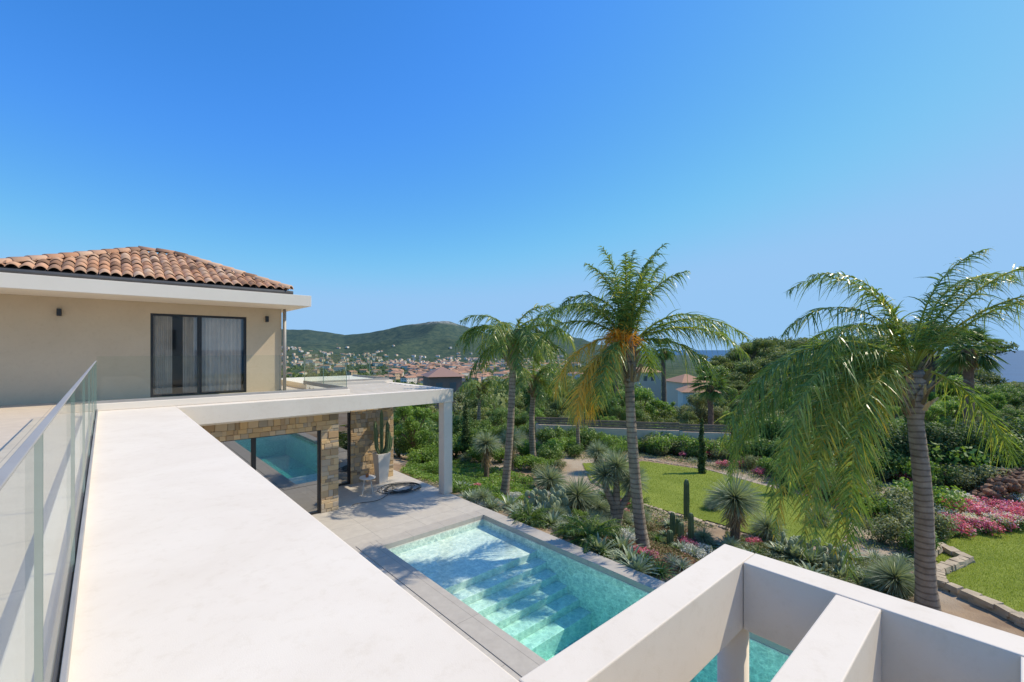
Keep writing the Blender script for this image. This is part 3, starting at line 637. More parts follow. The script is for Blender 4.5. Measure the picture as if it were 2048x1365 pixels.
palm('feather palm with rounded drooping crown beside the planting bed',B0,wp(1026,14.8,4.75),.135,fB,.5,56,.017,bow=-.08)
bx,by=at(1858,9.0); C0=(bx,by,gz(bx,by))
fC=[(184,70,3.3,132,.5,1.35),(175,78,3.5,120,.52,1.6),(192,60,3.0,135,.48,1.3),(160,84,3.0,100,.48,1.8),
 (0,62,4.1,76,.54,1.6),(6,70,3.9,92,.52,1.6),(-10,54,4.0,84,.54,1.5),(18,76,3.4,100,.48,1.6),(0,82,3.1,70,.48,1.8),(2,50,4.2,74,.52,1.4),
 (181,36,4.9,118,.50,1.0),(186,30,5.0,113,.54,.95),(192,40,4.9,128,.54,.85),(188,22,4.7,106,.62,.75),(196,26,4.9,114,.70,.65),(203,14,4.4,103,.76,.55),(178,14,4.2,102,.45,.8),(209,30,4.4,121,.56,.6),(184,44,5.0,128,.5,.9),(199,32,5.0,121,.74,.6),(193,16,4.8,104,.72,.6),(206,20,4.8,109,.66,.5),(176,28,4.7,116,.42,.9),(188,34,5.0,120,.46,.8),
 (90,60,3.0,100,.42),(60,45,3.1,110,.42),(125,45,3.2,110,.42),(150,40,3.6,115,.42),(350,-5,2.4,80,.5,.7)]
palm('large feather palm with long hanging fronds at the lawn edge',C0,wp(1824,9.05,4.0),.175,fC,.56,98,.0138,bow=-.03)
for px,d,zt,r,s,lab in ((1069,20.5,3.0,.15,.9,'smaller feather palm with grey ringed trunk in the garden'),(1160,22.5,2.6,.10,.75,'slender young feather palm near the boundary wall'),(962,26,2.2,.12,.8,'young feather palm among the garden hedges')):
    bx,by=at(px,d); palm(lab,(bx,by,gz(bx,by)),(bx,by,zt),r,[(a,b,c*s,dd_,e_) for a,b,c,dd_,e_ in rf(14,25,80,1.9,2.4,90,130,.5)+rf(6,-10,20,1.5,2,60,90,.45)],.5*s,40,.019)
def fanpalm(label,px,d,zt,r,cr):
    bx,by=at(px,d); g=gz(bx,by); e=thing('fan_palm',label,'palm tree',(bx,by,g),'tall fan palms beyond the garden'); h=zt-g
    K=20; V,Fc=tube([(.15*math.sin(i*.2),0,-.2+(h+.2)*i/K) for i in range(K+1)],[r*(1.2-.3*i/K+.1*(i%2)) for i in range(K+1)],10); pymesh('trunk',V,Fc,M['bark'],e)
    n=46; Q=[];T=[]
    for k in range(n):
        a=k*2.4; el=random.uniform(-.9,1.35); dv=np.array([math.cos(a)*math.cos(el),math.sin(a)*math.cos(el),math.sin(el)]); c=np.array([0,0,h])+dv*cr*.5
        m=22; f=np.linspace(-1.25,1.25,m); sd=unit(np.cross(dv,UP)+1e-6); dd=unit(dv*np.cos(f)[:,None]+sd*np.sin(f)[:,None])
        Q.append(strips(np.tile(c,(m,1)),dd,cr*R.uniform(.4,.62,m),.024*cr,np.full(m,.35),2)); T.append(np.full(2*m,random.uniform(.05,.45)))
        Q.append(strips(np.array([[0,0,h]]),dv[None],np.array([cr*.5]),.02,np.zeros(1),1)); T.append(np.array([.5]))
    parts=[(np.concatenate(Q),np.concatenate(T),M['palm'])]; m=200; a=R.uniform(0,6.28,m); b=np.stack([np.cos(a)*r,np.sin(a)*r,h-R.uniform(0,.9,m)],1)
    parts.append((strips(b,unit(np.stack([np.cos(a)*.4,np.sin(a)*.4,-np.ones(m)],1)),R.uniform(.3,.7,m)*cr*.6,.05,np.zeros(m),1),R.uniform(0,1,m),M['dry'])); qmesh('crown',parts,e)
fanpalm('tall fan palm with dark trunk and round crown',1327,48,4.5,.22,1.5)
fanpalm('tall leaning fan palm with a dark shaggy crown',1937,26,4.5,.22,1.6)
fanpalm('fan palm behind the feather palms',1232,46,3.2,.2,1.3)
fanpalm('low spreading fan palm among the trees',1420,36,1.6,.2,1.5)
# ------------------------------------------------------------------ plant prototypes
def yucca(h,r,n=900,name='yucca'):
    e=thing(name,'spiky blue-green yucca ball on a stout trunk','yucca',group='yuccas in the planting beds')
    V,Fc=tube([(0,0,-.1),(.02,0,h*.5),(0,0,h)],[.11,.10,.09],10); pymesh('trunk',V,Fc,M['bark'],e)
    d=rnd_dir(n); d[:,2]=np.abs(d[:,2]*1.0)-.45; d=unit(d); b=np.tile([0,0,h],(n,1))+d*.05
    q1=strips(b,d,R.uniform(.75,1.08,n)*r,.011,R.uniform(0,.2,n),2,tip=.1)
    m=n//3; d2=rnd_dir(m); d2[:,2]=-np.abs(d2[:,2])-.6; d2=unit(d2); b2=np.stack([R.normal(0,.05,m),R.normal(0,.05,m),h-R.uniform(0,.5*h,m)],1)
    q2=strips(b2,d2,R.uniform(.4,.7,m)*r,.012,np.full(m,.1),2)
    qmesh('leaves',[(q1,np.tile(np.clip(R.normal(.5,.25,n),0,1),2),M['yucca']),(q2,np.tile(R.random(m),2),M['dry'])],e); return Proto(e)
Y1=yucca(1.0,.62); Y2=yucca(.45,.72); Y3=yucca(1.5,.6)
for px,py,pr,s in ((973,962,Y3,1.0),(1022,945,Y3,.95),(1155,1022,Y2,1.1),(1100,985,Y2,1.0),(1196,945,Y1,.9),(1470,1085,Y1,1.2),(1790,1190,Y2,.8),(1535,1078,Y2,.7),(1640,1050,Y2,.6),(1195,1030,Y2,.6),(1480,905,Y1,.8),(1300,905,Y2,.8),(1425,1020,Y2,.45)):
    pr.put(P(px,py),random.uniform(0,6),s)
x,y,z=P(1233,1052); e=thing('branched_yucca','branching yucca with three spiky heads and forked pale trunk','yucca',(x,y,z)); V=[];Fc=[];parts=[]
for dx,dy,hh in ((0,0,1.75),(.32,-.25,1.35),(-.22,.2,1.5)):
    tube([(0,0,-.1),(dx*.3,dy*.3,hh*.4),(dx,dy,hh*.7),(dx*1.1,dy*1.1,hh)],[.13,.11,.09,.08],10,V,Fc); n=700; d=rnd_dir(n); d[:,2]=d[:,2]*.9+.15; d=unit(d)
    parts.append((strips(np.tile([dx*1.1,dy*1.1,hh],(n,1)),d,R.uniform(.45,.62,n),.011,R.uniform(0,.1,n),2),np.tile(np.clip(R.normal(.55,.25,n),0,1),2),M['yucca']))
pymesh('trunk',V,Fc,M['palmbark'],e); qmesh('leaves',parts,e)
def agave(n,r,w,mat,name,label,cat,lift=.6,group='agaves and aloes in the beds',sag=.3):
    e=thing(name,label,cat,group=group); k=np.arange(n); a=k*2.4; el=np.linspace(.15,1.3,n)+R.uniform(-.12,.12,n); d=np.stack([np.cos(a)*np.cos(el),np.sin(a)*np.cos(el),np.sin(el)],1); side=unit(np.stack([-np.sin(a),np.cos(a),np.zeros(n)],1))
    b=np.zeros((n,3)); q=strips(b,d,r*R.uniform(.75,1.15,n),w,np.full(n,sag),5,side=side,tip=.05); qmesh('leaves',[(q,np.tile(R.uniform(.1,.9,n),5),mat)],e); return Proto(e)
A1=agave(46,.62,.050,M['agave'],'agave','rosette of thick grey-green pointed agave leaves','agave')
A2=agave(60,.6,.022,M['leafA'],'aloe','rosette of narrow dark green curving leaves','aloe',sag=.5)
A3=agave(80,.75,.014,M['yucca'],'grass_lily','tuft of long arching grass-like leaves','grass tuft',sag=.6)
def cycad():
    e=thing('cycad','dark green cycad with stiff feather leaves','cycad',group='cycads in the beds'); Q=[];T=[]
    for k in range(26):
        q,t=frond((0,0,.15),k*137.5,random.uniform(15,75),random.uniform(.7,.95),random.uniform(50,80),34,.16,.3,lw=.010); Q.append(q);T.append(t*.7)
    V,Fc=tube([(0,0,-.1),(0,0,.2)],[.12,.1],10); pymesh('trunk',V,Fc,M['bark'],e); qmesh('leaves',[(np.concatenate(Q),np.concatenate(T),M['palm'])],e); return Proto(e)
CY=cycad()
def shrub(name,label,mat,r,h,n,sz,cat='shrub',group='shrubs in the garden',lo=.05,hi=.95,k=9,top=.25):
    e=thing(name,label,cat,group=group); bl=[(random.uniform(-r*.6,r*.6),random.uniform(-r*.6,r*.6),random.uniform(.35,.72)*h,random.uniform(.3,.5)*r,random.uniform(.3,.5)*r,random.uniform(.22,.36)*h) for _ in range(k)]+[(0,0,h*.4,r*.6,r*.6,h*.42)]
    V=[];Fc=[]
    for _ in range(5): tube([(0,0,-.1),(random.uniform(-.3,.3)*r,random.uniform(-.3,.3)*r,h*.35),(random.uniform(-.6,.6)*r,random.uniform(-.6,.6)*r,h*.7)],[.03*h,.02*h,.008*h],6,V,Fc)
    pymesh('stems',V,Fc,M['bark'],e); q,t=cloud(bl,n,sz,.35,lo=lo,hi=hi,top=top); qmesh('foliage',[(q,t,mat)],e); return Proto(e)
S1=shrub('green_shrub','rounded dense green garden shrub',M['leafA'],.9,1.3,2600,.055)
S2=shrub('light_shrub','loose bright green garden shrub',M['leafD'],.9,1.2,2200,.055)
S3=shrub('olive_shrub','small grey-green mediterranean garden shrub',M['leafC'],.8,1.0,2200,.045)
SP=shrub('pink_flowering_bush','low bush covered with pink flowers',M['pink'],.55,.55,1800,.032,'flower bush','flower bushes by the lawn',0,1,top=.3)
SW=shrub('white_flowering_bush','low bush covered with white flowers',M['whitefl'],.55,.5,1800,.03,'flower bush','flower bushes by the lawn',0,1)
SV=shrub('silver_bush','low mound of silvery white foliage',M['silver'],.45,.28,1400,.03,'silver plant','silver plants in the beds')
SD=shrub('dark_hedge_shrub','large dense dark green shrub beside the wall',M['cyp'],1.5,3.0,8000,.075,'shrub','tall shrubs by the boundary wall',k=14)
SE=shrub('tall_hedge_shrub','large dense green shrub beside the wall',M['leafA'],1.5,2.8,8000,.075,'shrub','tall shrubs by the boundary wall',k=14)
for px,py,pr,s in ((905,985,A2,.8),(930,1000,A3,.8),(960,1008,A2,.9),(992,1020,A3,.8),(1018,1018,A1,.9),(1045,1040,A1,1.1),(1072,1050,A2,.9),(1105,1052,A1,.9),(1135,1070,A2,.9),(1215,1100,A2,.8),(1262,1130,A1,1.1),(1290,1135,A2,1.1),(1320,1150,A2,1.0),(1345,1130,A3,.8),(1245,1105,A1,.9),
    (1140,1050,A3,.9),(1060,985,A3,.9),(1220,1060,A2,.7),(1420,1110,A2,.9),(1460,1100,A1,.8),(1590,1120,A1,1.1),(1560,1110,A1,.9),(1515,1112,A2,.8),(1650,1130,A3,.9),(1700,1150,A3,1.1),(1620,1128,A1,.9),(1750,1120,A3,.9),(1690,1120,A1,.9),(1735,1165,A2,.9),(1180,1000,A2,.8),(1240,1020,A2,.6),(1290,1035,A3,.6),(1340,1055,A1,.6),(1150,975,A3,.7),(1500,1104,A3,.7),
    (1085,1035,A1,.9),(1030,1028,A3,.8),(1120,1062,A3,.7),(1160,1085,A1,.8),(1200,1110,A1,.9),(1235,1125,A3,.8),(1275,1148,A1,1.0),(978,1015,A1,.8),(945,1003,A1,.7)):
    pr.put(P(px,py),random.uniform(0,6),s*random.uniform(.85,1.15))
for px,py,s in ((1180,1092,1.1),(1160,1075,.8),(1060,1050,.8),(1275,1020,.6)): CY.put(P(px,py),random.uniform(0,6),s)
for px,py,s in ((1255,1078,.8),(1240,1072,.7),(1385,1112,.9),(1405,1108,.8),(1365,1105,.7),(1585,1095,.6)): SV.put(P(px,py),random.uniform(0,6),s)
for px,py,s in ((1885,1025,1.2),(1930,1040,1.1),(1975,1050,1.1),(2020,1045,1.2),(2060,1050,1.2),(1905,1055,.9),(1990,1025,1.1),(1640,985,.9),(1600,975,.9),(1370,915,.9),(1915,1068,1.0),(1960,1066,1.0),(2005,1058,1.1),(2040,1035,1.1),(1895,1070,.8),(1940,1018,1.0),(1960,1035,1.2)): SP.put(P(px,py),random.uniform(0,6),s)
for px,py,s in ((1910,1015,1.1),(1950,1022,1.1),(2030,1020,1.3),(1960,1060,.9),(1890,1045,1.0),(2010,1062,1.0),(1925,1055,.9),(1985,1040,1.0),(2035,1058,1.0),(1870,1040,.9)): SW.put(P(px,py),random.uniform(0,6),s)
for px,py,pr,s in ((850,935,S2,.9),(880,925,S1,1),(910,915,S2,1),(945,915,S1,1.1),(1000,925,S2,.8),(1045,915,S2,.8),(1105,912,S2,.8),(1130,905,S2,.8),(1195,900,S1,.8),(1310,910,S2,1.1),(1345,908,S2,1.1),(1380,903,S3,.9),(1330,903,S2,1.1),(1440,922,S3,.7),(1500,940,S3,.8),(1545,950,S2,.8),(1625,982,S2,1.0),(1660,975,S2,1.0),(1590,960,S2,.9),(1700,1010,S3,1.0),(1740,1035,S2,.8),(1780,1040,S3,1.0),(1820,1060,S3,.9),(1850,1030,S2,1.0),(1760,1085,S3,.8),(1870,1075,S3,.8),(1810,1090,S3,.8),(1840,1110,S1,.6),
    (800,915,S1,1.0),(830,905,S1,1.2),(1080,960,S3,.7),(1215,955,S3,.4),(915,890,SE,.55),(960,888,SE,.5),(1010,890,SE,.5),(1060,885,SE,.5),(1040,940,S2,.7),(1120,940,S3,.5),(960,925,S2,.8),(1240,905,S2,.6),(1150,890,S3,.9),(880,950,S2,.6)):
    pr.put(P(px,py),random.uniform(0,6),s*random.uniform(.9,1.15))
for i in range(16): (SD if i%2 else SE).put(P(1790+i*27,random.uniform(935,965)),random.uniform(0,6),random.uniform(.65,1.0))
def along(a,b,n,choices,off):
    for i in range(n):
        t=(i+random.uniform(.1,.9))/n; x=a[0]+(b[0]-a[0])*t-off*random.uniform(.6,1.4); y=a[1]+(b[1]-a[1])*t-off*.4; pr,lo,hi=random.choice(choices); pr.put((x,y,gz(x,y)),random.uniform(0,6),random.uniform(lo,hi))
along((18.4,17.6),(20.8,14.6),7,[(S1,.8,1.2),(S2,.8,1.2)],.6); along((22.0,13.1),(24.4,10.2),7,[(S2,.8,1.1),(S3,.8,1.2),(SP,1.2,1.8)],.6)
along((24.5,9.8),(25.8,1.2),20,[(S1,.8,1.2),(S2,.8,1.2),(S3,.9,1.3),(SE,.4,.55),(SP,1.2,1.8)],.8)
along((24.9,9.8),(26.4,-1),12,[(SE,.7,1.0),(SD,.6,.95),(S2,1.6,2.2)],-.8)
def fill(pp,n,choices):
    poly=[P(*p) for p in pp]; xa=min(p[0] for p in poly);xb=max(p[0] for p in poly);ya=min(p[1] for p in poly);yb=max(p[1] for p in poly); c=0
    while c<n:
        x,y=random.uniform(xa,xb),random.uniform(ya,yb)
        if not inpoly(np.array([x]),np.array([y]),poly)[0]: continue
        pr,lo,hi=random.choice(choices); pr.put((x,y,gz(x,y)),random.uniform(0,6),random.uniform(lo,hi)); c+=1
fill([(900,975),(1060,985),(1160,975),(1228,1002),(1330,1034),(1440,1064),(1560,1104),(1650,1115),(1850,1125),(1860,1180),(1700,1185),(1450,1135),(1330,1160),(1120,1072),(960,1018)],105,[(A1,.5,.9),(A2,.4,.7),(A3,.4,.7),(A1,.45,.8),(SV,.5,.9),(S2,.2,.35),(A3,.5,.8),(Y2,.35,.6),(SP,.4,.6)])
fill([(1180,895),(1300,888),(1480,896),(1640,940),(1850,985),(1860,1050),(1760,1050),(1645,992),(1420,932),(1300,912),(1180,914)],90,[(S1,.4,.7),(S2,.4,.8),(S3,.4,.8),(SP,.7,1.2),(SW,.6,1.0),(A3,.7,1.0),(SP,.6,1.0)])
fill([(800,880),(1160,880),(1160,925),(1060,955),(900,925),(800,925)],34,[(S1,.5,.9),(S2,.5,.9),(S3,.4,.8),(Y2,.5,.9)])
def columnar(px,py,hs,label):
    x,y,z=P(px,py); e=thing('columnar_cactus',label,'cactus',(x,y,z),'columnar cacti in the beds'); V=[];Fc=[]
    for dx,dy,h,r in hs: tube([(dx,dy,-.1),(dx,dy,h*.5),(dx,dy,h*.9),(dx,dy,h*.98),(dx,dy,h)],[r*.9,r,r*.9,r*.55,r*.1],20,V,Fc,rib=.13)
    pymesh('ribbed_stems',V,Fc,M['cactus'],e)
columnar(1373,1040,[(0,0,1.25,.08)],'single tall ribbed cactus beside the lawn')
columnar(1362,1090,[(0,0,.6,.075),(.35,-.1,.8,.07),(-.35,.12,.45,.08)],'cluster of short ribbed cactus columns')
columnar(1345,1075,[(0,0,.7,.07),(.3,0,.45,.06)],'pair of slim ribbed cactus columns')
columnar(1225,1010,[(0,0,.5,.07),(.22,0,.4,.07)],'small pair of ribbed cacti')
def pear(px,py,n,label,s=1):
    x,y,z=P(px,py); e=thing('prickly_pear',label,'cactus',(x,y,z),'prickly pears in the beds'); V=[];Fc=[]
    def pad(c,rx,rz,a,tilt):
        b=len(V); nu,nv=12,7
        for j in range(nv+1):
            ph=math.pi*j/nv
            for i in range(nu):
                th=2*math.pi*i/nu; p=Vector((rx*math.sin(ph)*math.cos(th),.028*math.sin(ph)*math.sin(th)*1.2,rz*(1-math.cos(ph)))); p.rotate(Matrix.Rotation(tilt,3,'Y')); p.rotate(Matrix.Rotation(a,3,'Z')); V.append(Vector(c)+p)
        for j in range(nv):
            for i in range(nu): Fc.append((b+j*nu+i,b+j*nu+(i+1)%nu,b+(j+1)*nu+(i+1)%nu,b+(j+1)*nu+i))
        q=Vector((0,0,2*rz*.93)); q.rotate(Matrix.Rotation(tilt,3,'Y')); q.rotate(Matrix.Rotation(a,3,'Z')); return Vector(c)+q
    for i in range(n):
        a=random.uniform(-.8,.8)-AZ; c=(random.uniform(-.5,.5)*s,random.uniform(-.4,.4)*s,-.03)
        t1=pad(c,.12*s,.15*s,a,random.uniform(-.4,.4))
        for k in range(random.choice([1,2,2,3])):
            t2=pad(t1,.10*s,.13*s,a+random.uniform(-.5,.5),random.uniform(-.8,.8))
            if random.random()<.6: pad(t2,.08*s,.10*s,a+random.uniform(-.6,.6),random.uniform(-.9,.9))
    pymesh('pads',V,Fc,M['pear'],e,smooth=True)
pear(1100,1030,14,'spreading prickly pear with flat round pads',1.1); pear(1660,1135,9,'prickly pear at the foot of the palm',.9); pear(1590,1112,8,'low prickly pear near the lawn edge',.8)
def cypress(px,py,top,w):
    x,y,z=P(px,py); d=x*SA+y*CA; h=CZ-(top-700)/F*d-z; e=thing('cypress_tree','slender dark green column cypress tree','cypress',(x,y,z),'column cypresses in the garden')
    V,Fc=tube([(0,0,-.1),(0,0,h*.9)],[.05,.01],8); pymesh('trunk',V,Fc,M['bark'],e)
    bl=[(random.uniform(-.05,.05),random.uniform(-.05,.05),h*(.06+.9*i/14),w*(1-.75*(i/14)**2.2)*random.uniform(.8,1.15),w*(1-.75*(i/14)**2.2),h*.07) for i in range(15)]
    q,t=cloud(bl,3500,.045,.3,lo=0,hi=1); qmesh('crown',[(q,t,M['cyp'])],e)
for c in ((1404,948,838,.17),(1573,990,890,.24),(932,922,800,.25),(1880,1010,960,.2)): cypress(*c)
def cover(name,pp,n,size,mat,hmax,label):
    poly=[P(*p) for p in pp]; xa=min(p[0] for p in poly);xb=max(p[0] for p in poly);ya=min(p[1] for p in poly);yb=max(p[1] for p in poly)
    x=R.uniform(xa,xb,n*3);y=R.uniform(ya,yb,n*3);k=inpoly(x,y,poly);x=x[k][:n];y=y[k][:n]; h=(fbm(x,y,.35,3)*.3+.5)*hmax; z=G(x,y)+np.clip(h,0,None)*R.random(len(x))**.5
    p=np.stack([x,y,z],1); o=qmesh(name,[(leafquads(p,size,unit(rnd_dir(len(x))+[0,0,1.0])),np.clip(R.normal(.5,.22,len(x))+.2*fbm(x,y,.6,2),0,1),mat)]); o['kind']='stuff'; o['label']=label; o['category']='ground cover'
cover('ground_cover',[(830,925),(905,920),(1000,945),(1065,960),(1075,995),(1030,1010),(960,1000),(880,975),(800,950)],30000,.04,M['leafD'],.35,'dense bright green ground cover beside the terrace')
cover('ground_cover',[(1190,1060),(1290,1050),(1420,1070),(1440,1110),(1370,1150),(1300,1150),(1230,1110)],24000,.028,M['sedum'],.15,'low reddish green sedum carpet in the bed')
cover('ground_cover',[(1000,1000),(1100,975),(1200,985),(1330,1027),(1440,1058),(1300,1060),(1180,1060),(1080,1050)],11000,.035,M['leafC'],.18,'scattered low grey-green plants in the bed')
cover('ground_cover',[(1450,1068),(1640,1108),(1700,1120),(1850,1110),(1870,1170),(1800,1210),(1600,1150),(1450,1110)],13000,.035,M['leafC'],.2,'scattered low grey-green plants below the palms')
cover('ground_cover',[(1860,1020),(2100,1010),(2150,1065),(2048,1062),(1960,1074),(1870,1085)],16000,.035,M['leafA'],.3,'dense green flower bed foliage')
cover('ground_cover',[(1120,905),(1300,895),(1480,900),(1640,950),(1760,1010),(1850,1050),(1800,1110),(1705,1100),(1705,1040),(1640,998),(1420,938),(1300,918),(1150,922)],16000,.038,M['leafC'],.25,'sparse dry plants on the bare earth')
def blades(poly,n,label):
    xa=min(p[0] for p in poly);xb=min(max(p[0] for p in poly),22);ya=min(p[1] for p in poly);yb=max(p[1] for p in poly)
    x=R.uniform(xa,xb,n*3);y=R.uniform(ya,yb,n*3);k=inpoly(x,y,poly);x=x[k][:n];y=y[k][:n]; p=np.stack([x,y,G(x,y)+.02],1)
    q=strips(p,unit(R.normal(0,.4,(len(x),3))+[0,0,1]),R.uniform(.03,.06,len(x)),.006,np.zeros(len(x)),1); o=qmesh('grass_blades',[(q,R.random(len(x)),M['blade'])]); o['kind']='stuff'; o['label']=label; o['category']='grass'
M['blade']=tintmat('grass_blade',[(.18,.24,.04),(.27,.33,.06),(.37,.42,.10)],.7,.3)
blades(lawn1,40000,'short mown grass on the curved lawn'); blades(lawn2,40000,'short mown grass on the lower lawn')
# ------------------------------------------------------------------ trees
def tree(name,label,cat,kind,h,w,mat,n,sz):
    e=thing(name,label,cat,group='trees beyond the garden'); V=[];Fc=[]; bl=[]
    th=h*(.55 if kind=='pine' else .35); lean=random.uniform(-.05,.05)*h
    tube([(0,0,-.5),(lean*.4,0,th*.5),(lean,0,th)],[.035*h,.028*h,.02*h],8,V,Fc)
    k=15 if kind=='pine' else 20
    for i in range(k):
        a=i*2.4; rr=w*random.uniform(.25,.85); zz=random.uniform(.62,.94)*h if kind=='pine' else random.uniform(.25,.92)*h
        if kind!='pine': rr*=1.15-abs(zz/h-.5)
        c=(lean+rr*math.cos(a),rr*math.sin(a),zz); tube([(lean*.8,0,th*random.uniform(.6,1)),(lean+c[0]*.5,c[1]*.5,(th+zz)/2),c],[.013*h,.009*h,.004*h],6,V,Fc)
        s=random.uniform(.16,.34)*w; bl.append((c[0],c[1],c[2],s,s,s*(.55 if kind=='pine' else .8)))
    bl.append((lean,0,h*.85 if kind=='pine' else h*.55,w*.4,w*.4,h*.10 if kind=='pine' else h*.28))
    pymesh('trunk',V,Fc,M['bark'],e); q,t=cloud(bl,n,sz,.25,lo=0,hi=1,top=.3); qmesh('crown',[(q,t,mat)],e); return Proto(e)
TP=[tree('pine_tree','umbrella pine with rounded olive green crown','pine tree','pine',8,3.4,M['leafB'],11000,.10),tree('pine_tree','broad spreading mediterranean pine tree','pine tree','pine',7,3.0,M['leafB'],10000,.10)]
TB=[tree('broadleaf_tree','dense green broadleaf tree beyond the garden','tree','b',5,2.4,M['leafA'],10000,.085),tree('broadleaf_tree','bushy mid green broadleaf tree','tree','b',4.5,2.6,M['leafB'],10000,.085),tree('olive_tree','rounded silvery grey-green olive tree','olive tree','b',4,2.0,M['leafC'],9000,.07),tree('bright_tree','light green leafy garden tree','tree','b',4.5,2.0,M['leafD'],8000,.08),None,tree('tall_tree','tall narrow light green tree','tree','b',6,1.6,M['leafD'],8000,.08)]
def puttree(pr,px,d,top=None,sc=None,H=5):
    x,y=at(px,d); g=gz(x,y)
    if top is not None: sc=max(.35,(CZ-(top-700)/F*d-g)/H)
    w_=random.uniform(.8,1.25); pr.put((x,y,g-.1),random.uniform(0,6.28),(sc*w_,sc*w_,sc))
HB=[5,4.5,4,4.5,7.5,6]
puttree(TB[3],828,20.5,798,H=4.5)
for px,d,top in ((1700,44,645),(1790,50,655),(1865,46,650),(1640,75,684),(1560,95,686),(1500,110,686),(1445,120,695)): puttree(TP[random.randint(0,1)],px,d,top,H=7.5)
for d0,n,t0,t1 in ((29,17,800,828),(36,19,778,812),(46,22,765,795),(60,24,748,775),(80,26,736,765),(105,28,718,748)):
    for i in range(n):
        px=770+(2110-770)*(i+random.uniform(.05,.95))/n; k=random.choice([0,1,2,3,3,5]) if d0<60 else random.choice([0,1,2,3,4,4])
        if 1960<px and d0>60: continue
        if px<1060 and d0>50: continue
        if 1060<px<1290 and d0>70: continue
        if 1265<px<1425 and d0>55: continue
        lift=12 if px>1450 else 0
        if px<1060: lift=-8
        if px>1930: lift=-8
        top=random.uniform(t0,t1)-lift
        if 1330<px<1425: top=max(top,788)
        if k==4: puttree(random.choice(TP),px,d0*random.uniform(.93,1.1),top,H=7.5)
        else: puttree(TB[k],px,d0*random.uniform(.93,1.1),top,H=HB[k]*.97)
def woodland(name,pxr,dr,n,hr,leaves,lsz,label,cond=None):
    px=R.uniform(*pxr,n); d=np.exp(R.uniform(math.log(dr[0]),math.log(dr[1]),n)); u=(px-1024)/F; x=d*(SA+CA*u); y=d*(CA-SA*u); g=G(x,y)
    k=g>-74
    if cond is not None: k&=cond(px,d)
    x,y,g,d=x[k],y[k],g[k],d[k]; n=len(x); h=R.uniform(hr[0],hr[1],n); w=h*R.uniform(.4,.62,n)
    idx=np.repeat(np.arange(n),leaves); dd=rnd_dir(len(idx)); dd[:,2]=np.abs(dd[:,2])*1.1-.2; tt=R.uniform(-.35,.35,n)
    lump=1+.3*np.sin(dd[:,0]*5+idx)*np.cos(dd[:,1]*6+idx*1.3)
    p=np.stack([x[idx]+dd[:,0]*w[idx]*lump,y[idx]+dd[:,1]*w[idx]*lump,g[idx]+h[idx]*.45+dd[:,2]*h[idx]*.5*lump],1)
    q=leafquads(p,lsz*1.0,unit(dd+rnd_dir(len(idx))*.5),.7)
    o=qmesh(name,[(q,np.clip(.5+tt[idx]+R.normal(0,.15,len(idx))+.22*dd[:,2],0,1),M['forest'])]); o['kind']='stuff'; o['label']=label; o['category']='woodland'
woodland('pine_woodland',(1250,2120),(115,460),1200,(5,9),180,.55,'dense pine woodland covering the low hill',lambda px,d:~((px>1255)&(px<1425)&(d<125)))
woodland('valley_woodland',(560,1300),(75,520),900,(3,7),110,.6,'dense trees filling the valley between houses')
woodland('far_woodland',(540,1330),(500,2600),2800,(5,9),16,2.6,'dark trees scattered between the town houses',lambda px,d:(R.random(len(px))<np.where((px>770)&(px<1030)&(d>800),.35,1.0)))
# ------------------------------------------------------------------ houses
def housemesh(w,l,h,hip):
    V=[(-w,-l,-3),(w,-l,-3),(w,l,-3),(-w,l,-3),(-w,-l,h),(w,-l,h),(w,l,h),(-w,l,h)]; Fc=[(0,1,5,4),(1,2,6,5),(2,3,7,6),(3,0,4,7)]; mi=[0]*4
    o=.4; b=len(V); k=w*.9 if hip else 0; rh=h+w*.42
    V+=[(-w-o,-l-o,h+.01),(w+o,-l-o,h+.01),(w+o,l+o,h+.01),(-w-o,l+o,h+.01),(0,-l+k-(0 if hip else o),rh),(0,l-k+(0 if hip else o),rh)]
    Fc+=[(b,b+1,b+4),(b+1,b+2,b+5,b+4),(b+2,b+3,b+5),(b+3,b,b+4,b+5),(b,b+3,b+2,b+1)]; mi+=[1]*5
    for s in (-1,1):
        for yy in np.arange(-l+1.5,l-1,2.6):
            for zz in ((1,) if h<4 else (1,3.8)):
                b=len(V); X=s*(w+.02); V+=[(X,yy,zz),(X,yy+1,zz),(X,yy+1,zz+1.3),(X,yy,zz+1.3)]; Fc.append((b,b+1,b+2,b+3)); mi.append(2)
        for xx in np.arange(-w+1.2,w-1,2.6):
            for zz in ((1,) if h<4 else (1,3.8)):
                b=len(V); Yy=s*(l+.02); V+=[(xx,Yy,zz),(xx+1,Yy,zz),(xx+1,Yy,zz+1.3),(xx,Yy,zz+1.3)]; Fc.append((b,b+1,b+2,b+3)); mi.append(2)
    me=bpy.data.meshes.new('town_house'); me.from_pydata(V,[],Fc)
    return me,mi
walls=[M['town_wall'],pmat('white_render',(.84,.76,.65),None,.05,.9),pmat('ochre_render',(.68,.48,.31),None,.05,.9)]
HM=[]
for i,(w,l,h,hip) in enumerate([(4.5,6,3.2,1),(5,8,6,0),(4,5,6,1),(6,7,3.4,0),(5,11,6.2,1),(4.5,6,5.8,0)]):
    me,mi=housemesh(w,l,h,hip); me.materials.append(walls[i%3]); me.materials.append(M['town_roof']); me.materials.append(M['window_dark']); me.polygons.foreach_set('material_index',mi); HM.append(me)
cnt=0; lab=['low cream house with clay tile roof','white two-storey house with gabled tile roof','ochre house with hipped clay tile roof','low cream villa with tile roof in the trees','long white apartment block with tile roof','ochre townhouse with gabled tile roof']
